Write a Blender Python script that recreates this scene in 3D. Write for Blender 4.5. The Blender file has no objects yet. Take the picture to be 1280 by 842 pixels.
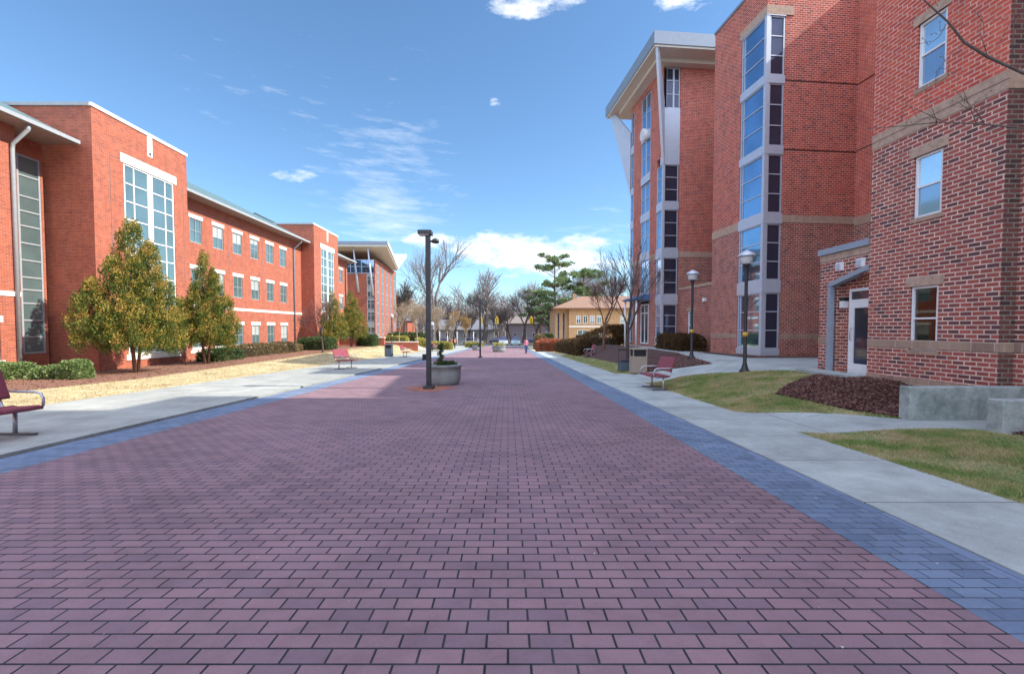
import bpy, bmesh, math, random
from mathutils import Vector, Matrix, noise as mn
R = math.radians
C = bpy.context.scene.collection
rnd = random.Random(7)

# ------------------------------------------------------------------ helpers
def clamp01(t): return 0.0 if t < 0 else 1.0 if t > 1 else t
def sstep(t):
    t = clamp01(t); return t*t*(3-2*t)

def g(x, y):
    """ground height: the plaza falls gently away from the camera, the sides stay level"""
    b = -.025*y if y < 70 else -1.75 - .15*sstep((y-70)/30)
    if x > 4.9:
        ty = sstep((y-8.0)/2.4)*(1-sstep((y-30)/34))
        s = sstep((x-4.9)/4.1)
        rise = .17*sstep((x-5)/2.0)*sstep((y-2.5)/3.5)
        return b + (0.38-b)*s*ty + rise*(1-s*ty)*(1 if y<16 else 0)
    if x < -11:
        tl = max(b, -.45) if y < 62 else b + (-.45-b)*(1-sstep((y-62)/25))
        return b + (tl-b)*sstep((-11-x)/4.0)
    return b

class MB:
    """collects polygons, boxes and tubes into one mesh"""
    def __init__(self): self.v=[]; self.f=[]; self.m=[]; self.sm=[]
    def poly(self, pts, m=0, s=False):
        n=len(self.v); self.v += [tuple(p) for p in pts]; self.f.append(tuple(range(n,n+len(pts)))); self.m.append(m); self.sm.append(s)
    def box(self, x0,x1,y0,y1,z0,z1,m=0,M=None):
        p=[(x0,y0,z0),(x1,y0,z0),(x1,y1,z0),(x0,y1,z0),(x0,y0,z1),(x1,y0,z1),(x1,y1,z1),(x0,y1,z1)]
        if M is not None: p=[tuple(M@Vector(q)) for q in p]
        n=len(self.v); self.v+=p
        for q in ((0,3,2,1),(4,5,6,7),(0,1,5,4),(1,2,6,5),(2,3,7,6),(3,0,4,7)):
            self.f.append(tuple(n+i for i in q)); self.m.append(m); self.sm.append(False)
    def prism(self, pts, z0, z1, m=0):
        n=len(pts); b=len(self.v)
        self.v += [(p[0],p[1],z0) for p in pts]+[(p[0],p[1],z1) for p in pts]
        self.f.append(tuple(b+i for i in reversed(range(n)))); self.f.append(tuple(b+n+i for i in range(n)))
        for i in range(n):
            j=(i+1)%n; self.f.append((b+i,b+j,b+n+j,b+n+i))
        self.m += [m]*(n+2); self.sm += [False]*(n+2)
    def tube(self, pts, rad, n=8, m=0, cap=True, smooth=True):
        pts=[Vector(p) for p in pts]
        if not hasattr(rad,'__len__'): rad=[rad]*len(pts)
        b=len(self.v); prev=None
        for i,p in enumerate(pts):
            d=(pts[min(i+1,len(pts)-1)]-pts[max(i-1,0)])
            if d.length<1e-9: d=Vector((0,0,1))
            d.normalize()
            if prev is None:
                a=Vector((1,0,0)) if abs(d.x)<.8 else Vector((0,1,0)); u=d.cross(a).normalized()
            else:
                u=prev-d*prev.dot(d)
                u = u.normalized() if u.length>1e-6 else d.orthogonal().normalized()
            prev=u; w=d.cross(u)
            for k in range(n):
                t=2*math.pi*k/n; q=p+(u*math.cos(t)+w*math.sin(t))*rad[i]; self.v.append(tuple(q))
        for i in range(len(pts)-1):
            for k in range(n):
                k2=(k+1)%n; self.f.append((b+i*n+k,b+i*n+k2,b+(i+1)*n+k2,b+(i+1)*n+k)); self.m.append(m); self.sm.append(smooth)
        if cap:
            self.f.append(tuple(b+k for k in reversed(range(n)))); self.f.append(tuple(b+(len(pts)-1)*n+k for k in range(n)))
            self.m+= [m,m]; self.sm += [False,False]
    def lathe(self, c, prof, n=20, m=0, sx=1, sy=1):
        b=len(self.v)
        for r,z in prof:
            for k in range(n):
                t=2*math.pi*k/n; self.v.append((c[0]+r*sx*math.cos(t),c[1]+r*sy*math.sin(t),c[2]+z))
        for i in range(len(prof)-1):
            for k in range(n):
                k2=(k+1)%n; self.f.append((b+i*n+k,b+i*n+k2,b+(i+1)*n+k2,b+(i+1)*n+k)); self.m.append(m); self.sm.append(True)
        self.f.append(tuple(b+k for k in reversed(range(n)))); self.f.append(tuple(b+(len(prof)-1)*n+k for k in range(n)))
        self.m+=[m,m]; self.sm+=[False,False]
    def build(self, name, mats, parent=None, uv=True, bevel=0, loc=None):
        me=bpy.data.meshes.new(name); 
        vs=self.v
        if loc is not None: vs=[(a-loc[0],b-loc[1],c-loc[2]) for a,b,c in vs]
        me.from_pydata(vs,[],self.f)
        if not isinstance(mats,(list,tuple)): mats=[mats]
        for m in mats: me.materials.append(m)
        me.polygons.foreach_set('material_index', self.m)
        me.polygons.foreach_set('use_smooth', self.sm)
        if uv and len(self.f)<60000:
            l=me.uv_layers.new(name='UVMap'); 
            for p in me.polygons:
                nx,ny,nz=p.normal
                for li in p.loop_indices:
                    x,y,z=self.v[me.loops[li].vertex_index]
                    if abs(nz)>.8: l.data[li].uv=(x,y)
                    else:
                        h=math.hypot(nx,ny) or 1; l.data[li].uv=((-ny*x+nx*y)/h, z)
        me.update()
        o=bpy.data.objects.new(name,me); C.objects.link(o)
        if loc is not None: o.location=loc
        if parent is not None:
            o.parent=parent
            # parents sit un-rotated at their location; keep world coordinates
            o.location = Vector(o.location)-Vector(parent.get('_w', (0,0,0)))
            o['_w']=tuple(parent.get('_w',(0,0,0))) if loc is None else tuple(loc)
        if bevel:
            md=o.modifiers.new('bevel','BEVEL'); md.width=bevel; md.segments=2; md.limit_method='ANGLE'; md.angle_limit=R(40)
        return o

def tag(o,label,cat,group=None,kind=None):
    if label: o['label']=label
    if cat: o['category']=cat
    if group: o['group']=group
    if kind: o['kind']=kind
    return o
def thing(name,label,cat,loc=(0,0,0),group=None):
    o=bpy.data.objects.new(name,None); o.empty_display_size=.3; C.objects.link(o); o.location=loc; o['_w']=tuple(loc)
    return tag(o,label,cat,group)
def child(name,mb,mats,parent,**k):
    """mesh given in the thing's local coordinates"""
    w=parent.get('_w'); o=mb.build(name,mats,None,**k); o.parent=parent; return o
def copy_tree(o,parent=None):
    c=o.copy(); C.objects.link(c); c.parent=parent
    for ch in [q for q in list(bpy.data.objects) if q.parent is o]: copy_tree(ch,c)
    return c
def world_part(name,mb,mats,parent,**k):
    """mesh given in world coordinates, parented to a thing that stands at the origin of its parent chain"""
    o=mb.build(name,mats,None,**k); o.parent=parent
    return o

# ------------------------------------------------------------------ materials
def newmat(name):
    m=bpy.data.materials.new(name); m.use_nodes=True; nt=m.node_tree; nt.nodes.clear()
    out=nt.nodes.new('ShaderNodeOutputMaterial'); b=nt.nodes.new('ShaderNodeBsdfPrincipled'); nt.links.new(b.outputs[0],out.inputs[0])
    return m,nt,b
def N(nt,t,**k):
    n=nt.nodes.new(t)
    for a,v in k.items(): setattr(n,a,v)
    return n
def setin(n,**k):
    for a,v in k.items(): n.inputs[a.replace('_',' ')].default_value=v
    return n
def rgba(c): return (c[0],c[1],c[2],1)
def ramp(nt,fac,stops):
    r=N(nt,'ShaderNodeValToRGB'); e=r.color_ramp.elements
    while len(e)<len(stops): e.new(.5)
    for i,(p,c) in enumerate(stops): e[i].position=p; e[i].color=rgba(c) if hasattr(c,'__len__') else (c,c,c,1)
    nt.links.new(fac,r.inputs[0]); return r.outputs[0]
def mixc(nt,fac,a,b,blend='MIX'):
    n=N(nt,'ShaderNodeMix',data_type='RGBA',blend_type=blend)
    for i,v in ((0,fac),(6,a),(7,b)):
        if isinstance(v,(int,float)): n.inputs[i].default_value=v
        elif isinstance(v,(tuple,list)): n.inputs[i].default_value=rgba(v)
        else: nt.links.new(v,n.inputs[i])
    return n.outputs[2]
def noise(nt,scale,detail=4,vec=None,rough=.55):
    n=N(nt,'ShaderNodeTexNoise'); n.inputs['Scale'].default_value=scale; n.inputs['Detail'].default_value=detail; n.inputs['Roughness'].default_value=rough
    if vec is not None: nt.links.new(vec,n.inputs['Vector'])
    return n.outputs['Fac']
def objco(nt): return N(nt,'ShaderNodeTexCoord').outputs['Object']
def uvco(nt): return N(nt,'ShaderNodeTexCoord').outputs['UV']
def bump(nt,b,h,strength=.3,dist=.01):
    n=N(nt,'ShaderNodeBump'); n.inputs['Strength'].default_value=strength; n.inputs['Distance'].default_value=dist
    nt.links.new(h,n.inputs['Height']); nt.links.new(n.outputs[0],b.inputs['Normal'])

def mat_plain(name,col,rough=.6,metal=0,var=.12,scale=6,spec=None):
    m,nt,b=newmat(name); f=noise(nt,scale,5,objco(nt))
    lo=tuple(c*(1-var) for c in col); hi=tuple(min(1,c*(1+var)) for c in col)
    nt.links.new(ramp(nt,f,[(.3,lo),(.7,hi)]),b.inputs['Base Color'])
    b.inputs['Roughness'].default_value=rough; b.inputs['Metallic'].default_value=metal
    if spec is not None: b.inputs['Specular IOR Level'].default_value=spec
    return m

def mat_brick(name,c1,c2,c3,mortar,w,h,ms,bstr=.5,var=.25,bias=0.0,dirt=.25,streak=(3.2,.35,1),jv=.6,fsc=38,fk=.35):
    m,nt,b=newmat(name); uv=uvco(nt)
    def bt(a,bb,off):
        t=N(nt,'ShaderNodeTexBrick',offset=.5,offset_frequency=2)
        setin(t,Scale=1.0,Mortar_Size=ms,Mortar_Smooth=.15,Bias=bias,Brick_Width=w,Row_Height=h)
        t.inputs['Color1'].default_value=rgba(a); t.inputs['Color2'].default_value=rgba(bb); t.inputs['Mortar'].default_value=rgba(mortar)
        nt.links.new(uv,t.inputs['Vector']); return t
    t=bt(c1,c2,0)
    # a second hash per brick: cell noise on the brick lattice picks the odd darker / redder brick
    sep=N(nt,'ShaderNodeSeparateXYZ'); nt.links.new(uv,sep.inputs[0])
    def math_(op,a,bv=None):
        n=N(nt,'ShaderNodeMath',operation=op)
        for i,v in enumerate((a,bv)):
            if v is None: continue
            if isinstance(v,(int,float)): n.inputs[i].default_value=v
            else: nt.links.new(v,n.inputs[i])
        return n.outputs[0]
    row=math_('FLOOR',math_('DIVIDE',sep.outputs[1],h))
    par=math_('MULTIPLY',math_('SUBTRACT',math_('PINGPONG',row,1.0),1.0),.5)
    col=math_('FLOOR',math_('SUBTRACT',math_('DIVIDE',sep.outputs[0],w),par))
    cmb=N(nt,'ShaderNodeCombineXYZ'); nt.links.new(col,cmb.inputs[0]); nt.links.new(row,cmb.inputs[1])
    wn=N(nt,'ShaderNodeTexWhiteNoise',noise_dimensions='2D'); nt.links.new(cmb.outputs[0],wn.inputs['Vector'])
    pick=ramp(nt,wn.outputs['Value'],[(.55,0.0),(.95,1.0)])
    body=mixc(nt,pick,t.outputs['Color'],c3)
    big=noise(nt,.35,5,objco(nt)); fine=noise(nt,fsc,3,objco(nt),.7)
    body=mixc(nt,dirt,body,ramp(nt,big,[(.3,(.45,.45,.45)),(.7,(1,1,1))]),'MULTIPLY')
    mp=N(nt,'ShaderNodeMapping'); mp.inputs['Scale'].default_value=streak; nt.links.new(uv,mp.inputs[0])
    st=noise(nt,1.0,7,mp.outputs[0],.7); body=mixc(nt,.45,body,ramp(nt,st,[(.34,(.55,.53,.53)),(.55,(1,1,1))]),'MULTIPLY')
    body=mixc(nt,fk,body,ramp(nt,fine,[(.3,(.6,.6,.6)),(.7,(1,1,1))]),'MULTIPLY')
    mcol=mixc(nt,1.0,tuple(mortar),ramp(nt,noise(nt,2.6,6,objco(nt),.7),[(.35,(1-jv*.5,)*3),(.65,(1+jv*.5,)*3)]),'MULTIPLY')
    fin=mixc(nt,t.outputs['Fac'],body,mcol)
    nt.links.new(fin,b.inputs['Base Color']); b.inputs['Roughness'].default_value=.85
    inv=math_('SUBTRACT',1.0,t.outputs['Fac']); hh=math_('ADD',inv,math_('MULTIPLY',fine,.25)); bump(nt,b,hh,bstr,.006)
    return m

def mat_ground(name,stops,scale,fine=60,bs=.5,bd=.02,rough=.95,big=None):
    m,nt,b=newmat(name); o=objco(nt)
    f=noise(nt,scale,7,o,.7); col=ramp(nt,f,stops)
    f2=noise(nt,fine,4,o,.7)
    col=mixc(nt,.6,col,ramp(nt,f2,[(.3,(.5,.5,.5)),(.65,(1,1,1))]),'MULTIPLY')
    if big: col=mixc(nt,.8,col,ramp(nt,noise(nt,big[0],4,o),big[1]),'MULTIPLY')
    nt.links.new(col,b.inputs['Base Color']); b.inputs['Roughness'].default_value=rough; bump(nt,b,f2,bs,bd)
    return m

def mat_concrete(name,base,joint=None,cracks=True,stain=.6):
    m,nt,b=newmat(name); o=objco(nt)
    f=noise(nt,1.1,8,o,.65); col=ramp(nt,f,[(.3,tuple(c*(1-stain*.5) for c in base)),(.7,tuple(min(1,c*(1+stain*.25)) for c in base))])
    f2=noise(nt,55,4,o,.7); col=mixc(nt,.45,col,ramp(nt,f2,[(.3,(.55,.55,.55)),(.7,(1,1,1))]),'MULTIPLY')
    col=mixc(nt,.35,col,ramp(nt,noise(nt,6,8,o,.75),[(.35,(.6,.62,.6)),(.55,(1,1,1))]),'MULTIPLY')
    h=f2
    if joint:
        t=N(nt,'ShaderNodeTexBrick',offset=0.0,offset_frequency=1); setin(t,Scale=1.0,Mortar_Size=.007,Mortar_Smooth=.2,Brick_Width=joint[0],Row_Height=joint[1])
        mp=N(nt,'ShaderNodeMapping'); mp.inputs['Location'].default_value=(joint[2],joint[3],0); nt.links.new(uvco(nt),mp.inputs[0]); nt.links.new(mp.outputs[0],t.inputs['Vector'])
        t.inputs['Color1'].default_value=(1,1,1,1); t.inputs['Color2'].default_value=(.88,.88,.88,1); t.inputs['Mortar'].default_value=(.12,.12,.12,1)
        col=mixc(nt,1.0,col,t.outputs['Color'],'MULTIPLY')
    nt.links.new(col,b.inputs['Base Color']); b.inputs['Roughness'].default_value=.8; bump(nt,b,h,.25,.006)
    return m

M={}
M['paver']=mat_brick('red_paver',(.315,.195,.225),(.36,.215,.245),(.265,.168,.205),(.022,.024,.03),.2267,.1133,.0066,.9,dirt=.45,streak=(1.6,1.9,1),jv=1.2,fsc=130,fk=.6)
M['paver_blue']=mat_brick('blue_paver',(.17,.24,.36),(.21,.28,.40),(.145,.205,.31),(.04,.05,.075),.2267,.1133,.0045,.6,dirt=.5,streak=(1.6,1.9,1),jv=1.2)
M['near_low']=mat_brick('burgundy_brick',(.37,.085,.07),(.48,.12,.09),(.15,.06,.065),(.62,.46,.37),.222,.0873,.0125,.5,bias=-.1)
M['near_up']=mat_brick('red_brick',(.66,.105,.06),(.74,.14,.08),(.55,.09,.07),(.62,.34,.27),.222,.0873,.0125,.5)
M['near_dark']=mat_brick('shade_grime_brick',(.17,.055,.05),(.22,.07,.06),(.08,.04,.04),(.22,.19,.15),.222,.0873,.0125,.5)  # missing shade of the corner return, plus grime, put into the brick colour
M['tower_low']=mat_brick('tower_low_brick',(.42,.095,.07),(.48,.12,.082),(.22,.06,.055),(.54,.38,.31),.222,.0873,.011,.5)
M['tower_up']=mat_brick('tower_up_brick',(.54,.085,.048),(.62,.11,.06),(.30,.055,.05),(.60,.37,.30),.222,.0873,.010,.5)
M['hall']=mat_brick('orange_brick',(.38,.092,.048),(.46,.115,.058),(.27,.07,.045),(.46,.19,.13),.203,.0677,.008,.35,dirt=.2)
M['tan_brick']=mat_brick('tan_brick',(.42,.29,.21),(.48,.33,.24),(.36,.24,.18),(.5,.4,.32),.40,.19,.008,.3)
M['library']=mat_brick('yellow_brick',(.46,.27,.13),(.50,.30,.15),(.40,.23,.11),(.62,.42,.25),.25,.1,.008,.2)
M['concrete']=mat_concrete('sidewalk_concrete',(.47,.51,.50),(20,1.52,3,.24))
M['concrete_l']=mat_concrete('walk_concrete',(.40,.415,.385),(2.1,3.0,.4,.3))
M['apron']=mat_concrete('apron_concrete',(.47,.51,.50),(3.0,3.0,.6,.3))
m,nt,b=newmat('weathered_concrete'); o=objco(nt); f=noise(nt,1.6,8,o,.7); f2=noise(nt,7,8,o,.7)
c=ramp(nt,f,[(.36,(.24,.28,.26)),(.5,(.36,.40,.38)),(.66,(.48,.51,.50))]); c=mixc(nt,.6,c,ramp(nt,f2,[(.35,(.45,.47,.45)),(.58,(1,1,1))]),'MULTIPLY')
nt.links.new(c,b.inputs['Base Color']); b.inputs['Roughness'].default_value=.9; bump(nt,b,f2,.5,.01); M['wallcon']=m
M['curb']=mat_plain('curb_concrete',(.2,.21,.22),.8)
M['stone']=mat_plain('white_stone',(.78,.73,.66),.7,var=.06)
M['tan']=mat_plain('tan_stone',(.44,.31,.23),.85,var=.2,scale=9)
M['white']=mat_plain('white_frame',(.78,.79,.8),.45,var=.05)
M['alum']=mat_plain('silver_panel',(.50,.54,.62),.42,metal=.25,var=.06)
M['cream']=mat_plain('cream_soffit',(.62,.58,.50),.7,var=.06)
M['fascia']=mat_plain('grey_fascia',(.22,.26,.32),.5,metal=.2,var=.06)
M['greyblue']=mat_plain('greyblue_metal',(.30,.35,.42),.5,metal=.2,var=.08)
M['gutter']=mat_plain('gutter_metal',(.33,.35,.37),.5,var=.08)
M['soffit']=mat_plain('brown_soffit',(.32,.25,.22),.8)
M['dark']=mat_plain('dark_metal',(.035,.035,.04),.45,metal=.3,var=.3)
M['darkgrey']=mat_plain('dark_grey',(.09,.1,.11),.5)
M['black']=mat_plain('black_rubber',(.015,.015,.017),.8)
m,nt,b=newmat('maroon_mesh'); o=objco(nt); ck=N(nt,'ShaderNodeTexChecker'); ck.inputs['Scale'].default_value=70; nt.links.new(o,ck.inputs['Vector']); ck.inputs[1].default_value=(.34,.06,.09,1); ck.inputs[2].default_value=(.19,.028,.045,1)
nt.links.new(mixc(nt,.5,ck.outputs[0],ramp(nt,noise(nt,5,5,o),[(.3,(.6,.6,.6)),(.7,(1,1,1))]),'MULTIPLY'),b.inputs['Base Color']); b.inputs['Roughness'].default_value=.55; bump(nt,b,ck.outputs[1],.5,.004); M['benchred']=m
M['silver']=mat_plain('silver_tube',(.45,.46,.5),.35,metal=.6,var=.06)
M['footbar']=mat_plain('dull_steel',(.12,.125,.14),.45,metal=.4,var=.2)
M['roof']=None
m,nt,b=newmat('green_metal_roof'); o=objco(nt)
w=N(nt,'ShaderNodeTexWave',wave_type='BANDS',bands_direction='Y'); setin(w,Scale=1.6,Distortion=0.0); nt.links.new(o,w.inputs['Vector'])
nt.links.new(ramp(nt,w.outputs['Fac'],[(.0,(.06,.10,.10)),(.12,(.13,.20,.20)),(1,(.16,.235,.235))]),b.inputs['Base Color']); b.inputs['Roughness'].default_value=.45; b.inputs['Metallic'].default_value=.3
bump(nt,b,w.outputs['Fac'],.4,.02); M['roof']=m
M['tile']=mat_ground('tile_roof',[(.3,(.22,.13,.09)),(.7,(.31,.18,.125))],3,20)
M['bark']=mat_ground('grey_bark',[(.3,(.055,.045,.04)),(.7,(.12,.095,.085))],8,40)
M['bark_pale']=mat_ground('pale_bark',[(.3,(.25,.2,.16)),(.7,(.38,.31,.25))],8,40)
M['bark_brown']=mat_ground('brown_bark',[(.3,(.13,.07,.05)),(.7,(.24,.13,.09))],8,40)
M['twig']=mat_plain('twig_bark',(.13,.105,.095),.9,var=.3)
M['twig_haze']=mat_plain('hazy_twigs',(.22,.19,.185),.9,var=.3)  # greyer and paler than near twigs: distance haze put into the colour
M['twig_pale']=mat_plain('pale_twig',(.36,.28,.2),.9,var=.3)
M['twig_orange']=mat_plain('orange_twig',(.33,.21,.09),.9,var=.3)
M['twig_purple']=mat_plain('purple_twig',(.16,.075,.07),.9,var=.3)
M['soil']=mat_ground('ground_soil',[(.3,(.16,.13,.08)),(.7,(.26,.21,.12))],1.5,30)
M['grass_r']=mat_ground('green_lawn',[(.3,(.42,.34,.19)),(.46,(.32,.30,.13)),(.6,(.17,.23,.07)),(.8,(.2,.27,.09))],1.7,90,big=(.5,[(.35,(.75,.75,.7)),(.6,(1,1,1))]))
M['grass_l']=mat_ground('dormant_lawn',[(.25,(.33,.27,.15)),(.5,(.52,.43,.25)),(.8,(.62,.52,.32))],1.1,70)
M['mulch']=mat_ground('bark_mulch',[(.3,(.07,.038,.034)),(.7,(.17,.09,.075))],14,70,bs=1,bd=.04)
M['mulch_l']=mat_ground('pine_mulch',[(.3,(.2,.095,.065)),(.7,(.34,.18,.12))],6,60,bs=1,bd=.04)
M['asphalt']=mat_ground('asphalt',[(.3,(.05,.05,.052)),(.7,(.075,.075,.078))],2,80)
def mat_glass(name,tint,metal,rough=.04,base2=None):
    m,nt,b=newmat(name); f=noise(nt,.8,3,objco(nt))
    b2=base2 or tuple(c*.8 for c in tint)
    nt.links.new(ramp(nt,f,[(.35,b2),(.65,tint)]),b.inputs['Base Color']); b.inputs['Roughness'].default_value=rough; b.inputs['Metallic'].default_value=metal
    bump(nt,b,noise(nt,1.3,2,objco(nt)),.05,.02); return m
M['gl_sky']=mat_glass('reflective_glass',(.24,.38,.56),.9)
M['gl_dark']=mat_glass('dark_glass',(.07,.075,.12),.5)
M['gl_hall']=mat_glass('hall_glass',(.20,.30,.31),.55,.08)
M['gl_pale']=mat_glass('pale_glass',(.75,.82,.86),.9,.05)
M['gl_mid']=mat_glass('mid_glass',(.40,.47,.56),.85,.06)
M['gl_blind']=mat_glass('glass_with_blind',(.50,.54,.52),.15,.12)
M['blind']=mat_plain('window_blind',(.72,.72,.74),.6)
m,nt,b=newmat('clear_glass'); b.inputs['Roughness'].default_value=.03; b.inputs['Base Color'].default_value=(.05,.06,.07,1); b.inputs['Metallic'].default_value=.0
tr=N(nt,'ShaderNodeBsdfTransparent'); mx=N(nt,'ShaderNodeMixShader'); gl=N(nt,'ShaderNodeBsdfGlossy'); gl.inputs['Roughness'].default_value=.03
fr=N(nt,'ShaderNodeFresnel'); fr.inputs[0].default_value=1.6; fm=N(nt,'ShaderNodeMath',operation='ADD'); fm.inputs[1].default_value=.0; nt.links.new(fr.outputs[0],fm.inputs[0])
nt.links.new(fm.outputs[0],mx.inputs[0]); nt.links.new(tr.outputs[0],mx.inputs[1]); nt.links.new(gl.outputs[0],mx.inputs[2])
nt.links.new(mx.outputs[0],[n for n in nt.nodes if n.type=='OUTPUT_MATERIAL'][0].inputs[0]); tr.inputs[0].default_value=(.8,.85,.88,1); M['clear']=m

def mat_leaf(name,stops,scale=2.2):
    m,nt,b=newmat(name); f=noise(nt,scale,3,objco(nt),.6)
    f2=noise(nt,23,2,objco(nt)); c=ramp(nt,f,stops); c=mixc(nt,.5,c,ramp(nt,f2,[(.3,(.55,.55,.55)),(.7,(1.1,1.1,1.1))]),'MULTIPLY')
    nt.links.new(c,b.inputs['Base Color']); b.inputs['Roughness'].default_value=.7; b.inputs['Specular IOR Level'].default_value=.25
    tl=N(nt,'ShaderNodeBsdfTranslucent'); nt.links.new(c,tl.inputs[0]); mx=N(nt,'ShaderNodeMixShader'); mx.inputs[0].default_value=.25
    nt.links.new(b.outputs[0],mx.inputs[1]); nt.links.new(tl.outputs[0],mx.inputs[2]); nt.links.new(mx.outputs[0],[n for n in nt.nodes if n.type=='OUTPUT_MATERIAL'][0].inputs[0])
    return m
M['leaf_g']=mat_leaf('cedar_green',[(.35,(.075,.12,.025)),(.65,(.16,.20,.045))])
M['leaf_o']=mat_leaf('cedar_bronze',[(.3,(.27,.28,.055)),(.5,(.42,.32,.07)),(.7,(.55,.30,.10))])
M['leaf_bush']=mat_leaf('bush_green',[(.3,(.14,.22,.07)),(.7,(.30,.38,.16))])
M['leaf_hedge']=mat_leaf('hedge_green',[(.3,(.05,.09,.035)),(.7,(.12,.17,.06))])
M['leaf_brown']=mat_leaf('hedge_brown',[(.3,(.17,.13,.06)),(.7,(.28,.21,.11))])
M['leaf_dark']=mat_leaf('hedge_dark',[(.3,(.07,.045,.02)),(.7,(.15,.085,.035))])
M['leaf_red']=mat_leaf('hedge_red',[(.3,(.35,.10,.06)),(.7,(.45,.17,.09))])
M['leaf_pine']=mat_leaf('pine_green',[(.3,(.12,.18,.10)),(.7,(.27,.35,.14))],.6)
M['leaf_yel']=mat_leaf('shrub_yellow',[(.3,(.35,.33,.07)),(.7,(.5,.45,.14))])
M['blade']=mat_leaf('grass_blade',[(.32,(.58,.47,.27)),(.46,(.44,.42,.18)),(.6,(.22,.33,.09)),(.8,(.28,.40,.11))],1.7)
M['blade_l']=mat_leaf('straw_blade',[(.3,(.42,.34,.19)),(.7,(.64,.54,.33))],1.1)

# ------------------------------------------------------------------ setting: ground sheets
XL=sorted(set([-400,-200,-120,-80,-60,-45,-35]+[-28+i for i in range(0,17)]+[-15+.5*i for i in range(9)]+[-6,0,4.9]+[4.9+.25*i for i in range(1,18)]+[10+i for i in range(0,12)]+[24,30,40,60,90,150,400]))
YL=sorted(set([-60,-30,-10,0,2,2.5,3,3.5,4,4.5,5,5.5,6,6.5,7,7.5]+[8+.25*i for i in range(0,15)]+[12,14,16,18,20,22,24,26,28]+[30+2*i for i in range(0,30)]+[95,100,120,160,220,400,900,1500]))
def drape(name,pts,mat,off,mound=None,kind='structure',thick=0):
    bm=bmesh.new(); vs=[bm.verts.new((x,y,0)) for x,y in pts]; bm.faces.new(vs)
    bmesh.ops.triangulate(bm,faces=bm.faces[:])
    xs=[p[0] for p in pts]; ys=[p[1] for p in pts]
    for x in XL:
        if min(xs)<x<max(xs): bmesh.ops.bisect_plane(bm,geom=bm.verts[:]+bm.edges[:]+bm.faces[:],plane_co=(x,0,0),plane_no=(1,0,0))
    for y in YL:
        if min(ys)<y<max(ys): bmesh.ops.bisect_plane(bm,geom=bm.verts[:]+bm.edges[:]+bm.faces[:],plane_co=(0,y,0),plane_no=(0,1,0))
    bmesh.ops.remove_doubles(bm,verts=bm.verts[:],dist=.001)
    bedge=[e for e in bm.edges if e.is_boundary]
    for v in bm.verts:
        z=g(v.co.x,v.co.y)+off
        if mound and not v.is_boundary: z+=mound
        v.co.z=z
    if thick:
        r=bmesh.ops.extrude_edge_only(bm,edges=bedge)
        for v in [q for q in r['geom'] if isinstance(q,bmesh.types.BMVert)]: v.co.z-=thick
    bmesh.ops.recalc_face_normals(bm,faces=bm.faces[:])
    up=sum(f.normal.z*f.calc_area() for f in bm.faces)
    if up<0: bmesh.ops.reverse_faces(bm,faces=bm.faces[:])
    l=bm.loops.layers.uv.new('UVMap')
    for f in bm.faces:
        for lp in f.loops: lp[l].uv=(lp.vert.co.x,lp.vert.co.y)
    me=bpy.data.meshes.new(name); bm.to_mesh(me); bm.free(); me.materials.append(mat)
    o=bpy.data.objects.new(name,me); C.objects.link(o); o['kind']=kind; return o
mb=MB()
XX=[x for x in XL]; YY=[y for y in YL]
for y in YY:
    for x in XX: mb.v.append((x,y,g(x,y)-.03))
nx=len(XX)
for j in range(len(YY)-1):
    for i in range(nx-1):
        mb.f.append((j*nx+i,j*nx+i+1,(j+1)*nx+i+1,(j+1)*nx+i)); mb.m.append(0); mb.sm.append(False)
o=mb.build('ground',M['soil']); o['kind']='structure'

def rect(x0,x1,y0,y1): return [(x0,y0),(x1,y0),(x1,y1),(x0,y1)]
drape('plaza_paving',rect(-6.05,2.72,-12,84),M['paver'],0.0)
drape('blue_paver_band',rect(2.72,3.36,-12,84),M['paver_blue'],0.001)
drape('blue_paver_band',rect(-6.68,-6.05,-12,84),M['paver_blue'],0.001)
# soldier courses along the outer edges (bricks laid lengthways)
M['soldier']=mat_brick('soldier_paver',(.17,.235,.355),(.205,.27,.395),(.145,.2,.31),(.04,.05,.075),.12,.4534,.004,.5,dirt=.3)
drape('paver_border',rect(3.36,3.48,-12,84),M['soldier'],0.002)
drape('paver_border',rect(-6.8,-6.68,-12,84),M['soldier'],0.002)
drape('sidewalk',rect(3.487,4.99,-12,60),M['concrete'],.012,thick=.06)
drape('sidewalk',rect(-11.0,-6.83,-12,84),M['concrete_l'],.05,thick=.12)
drape('sidewalk',[(-20,60),(-11.03,60),(-11.03,66),(-20,66)],M['concrete_l'],.03,thick=.08)
drape('path',[(4.99,7.62),(5.6,7.45),(7.38,6.93),(9.3,6.9),(9.3,7.8),(7.03,7.9),(6.6,8.35),(5.95,9.0),(4.99,9.75)],M['apron'],.014,thick=.06)
drape('walkway',[(4.99,16.1),(5.9,16.3),(7.2,14.6),(8.0,13.5),(8.8,12.35),(16,11.2),(16,19.5),(10.4,18.5),(10.1,22.6),(9.35,27.2),(8.9,33),(8.5,33),(8.55,27),(8.5,22.6),(7.85,17.1),(5.8,19.6),(4.99,20.8)],M['apron'],.014,thick=.08)
drape('lawn',[(4.99,9.75),(5.95,9.0),(6.6,8.35),(7.03,7.9),(8.9,7.85),(8.8,12.35),(8.0,13.5),(7.2,14.6),(5.9,16.3),(4.99,16.1)],M['grass_r'],.0)
drape('lawn',[(4.99,-10),(9.6,-10),(9.3,6.9),(7.38,6.93),(5.6,7.45),(4.99,7.62)],M['grass_r'],.0)
drape('lawn',[(4.99,20.8),(5.8,19.6),(6.2,24),(6.0,42),(4.99,44)],M['grass_r'],.0)
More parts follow.
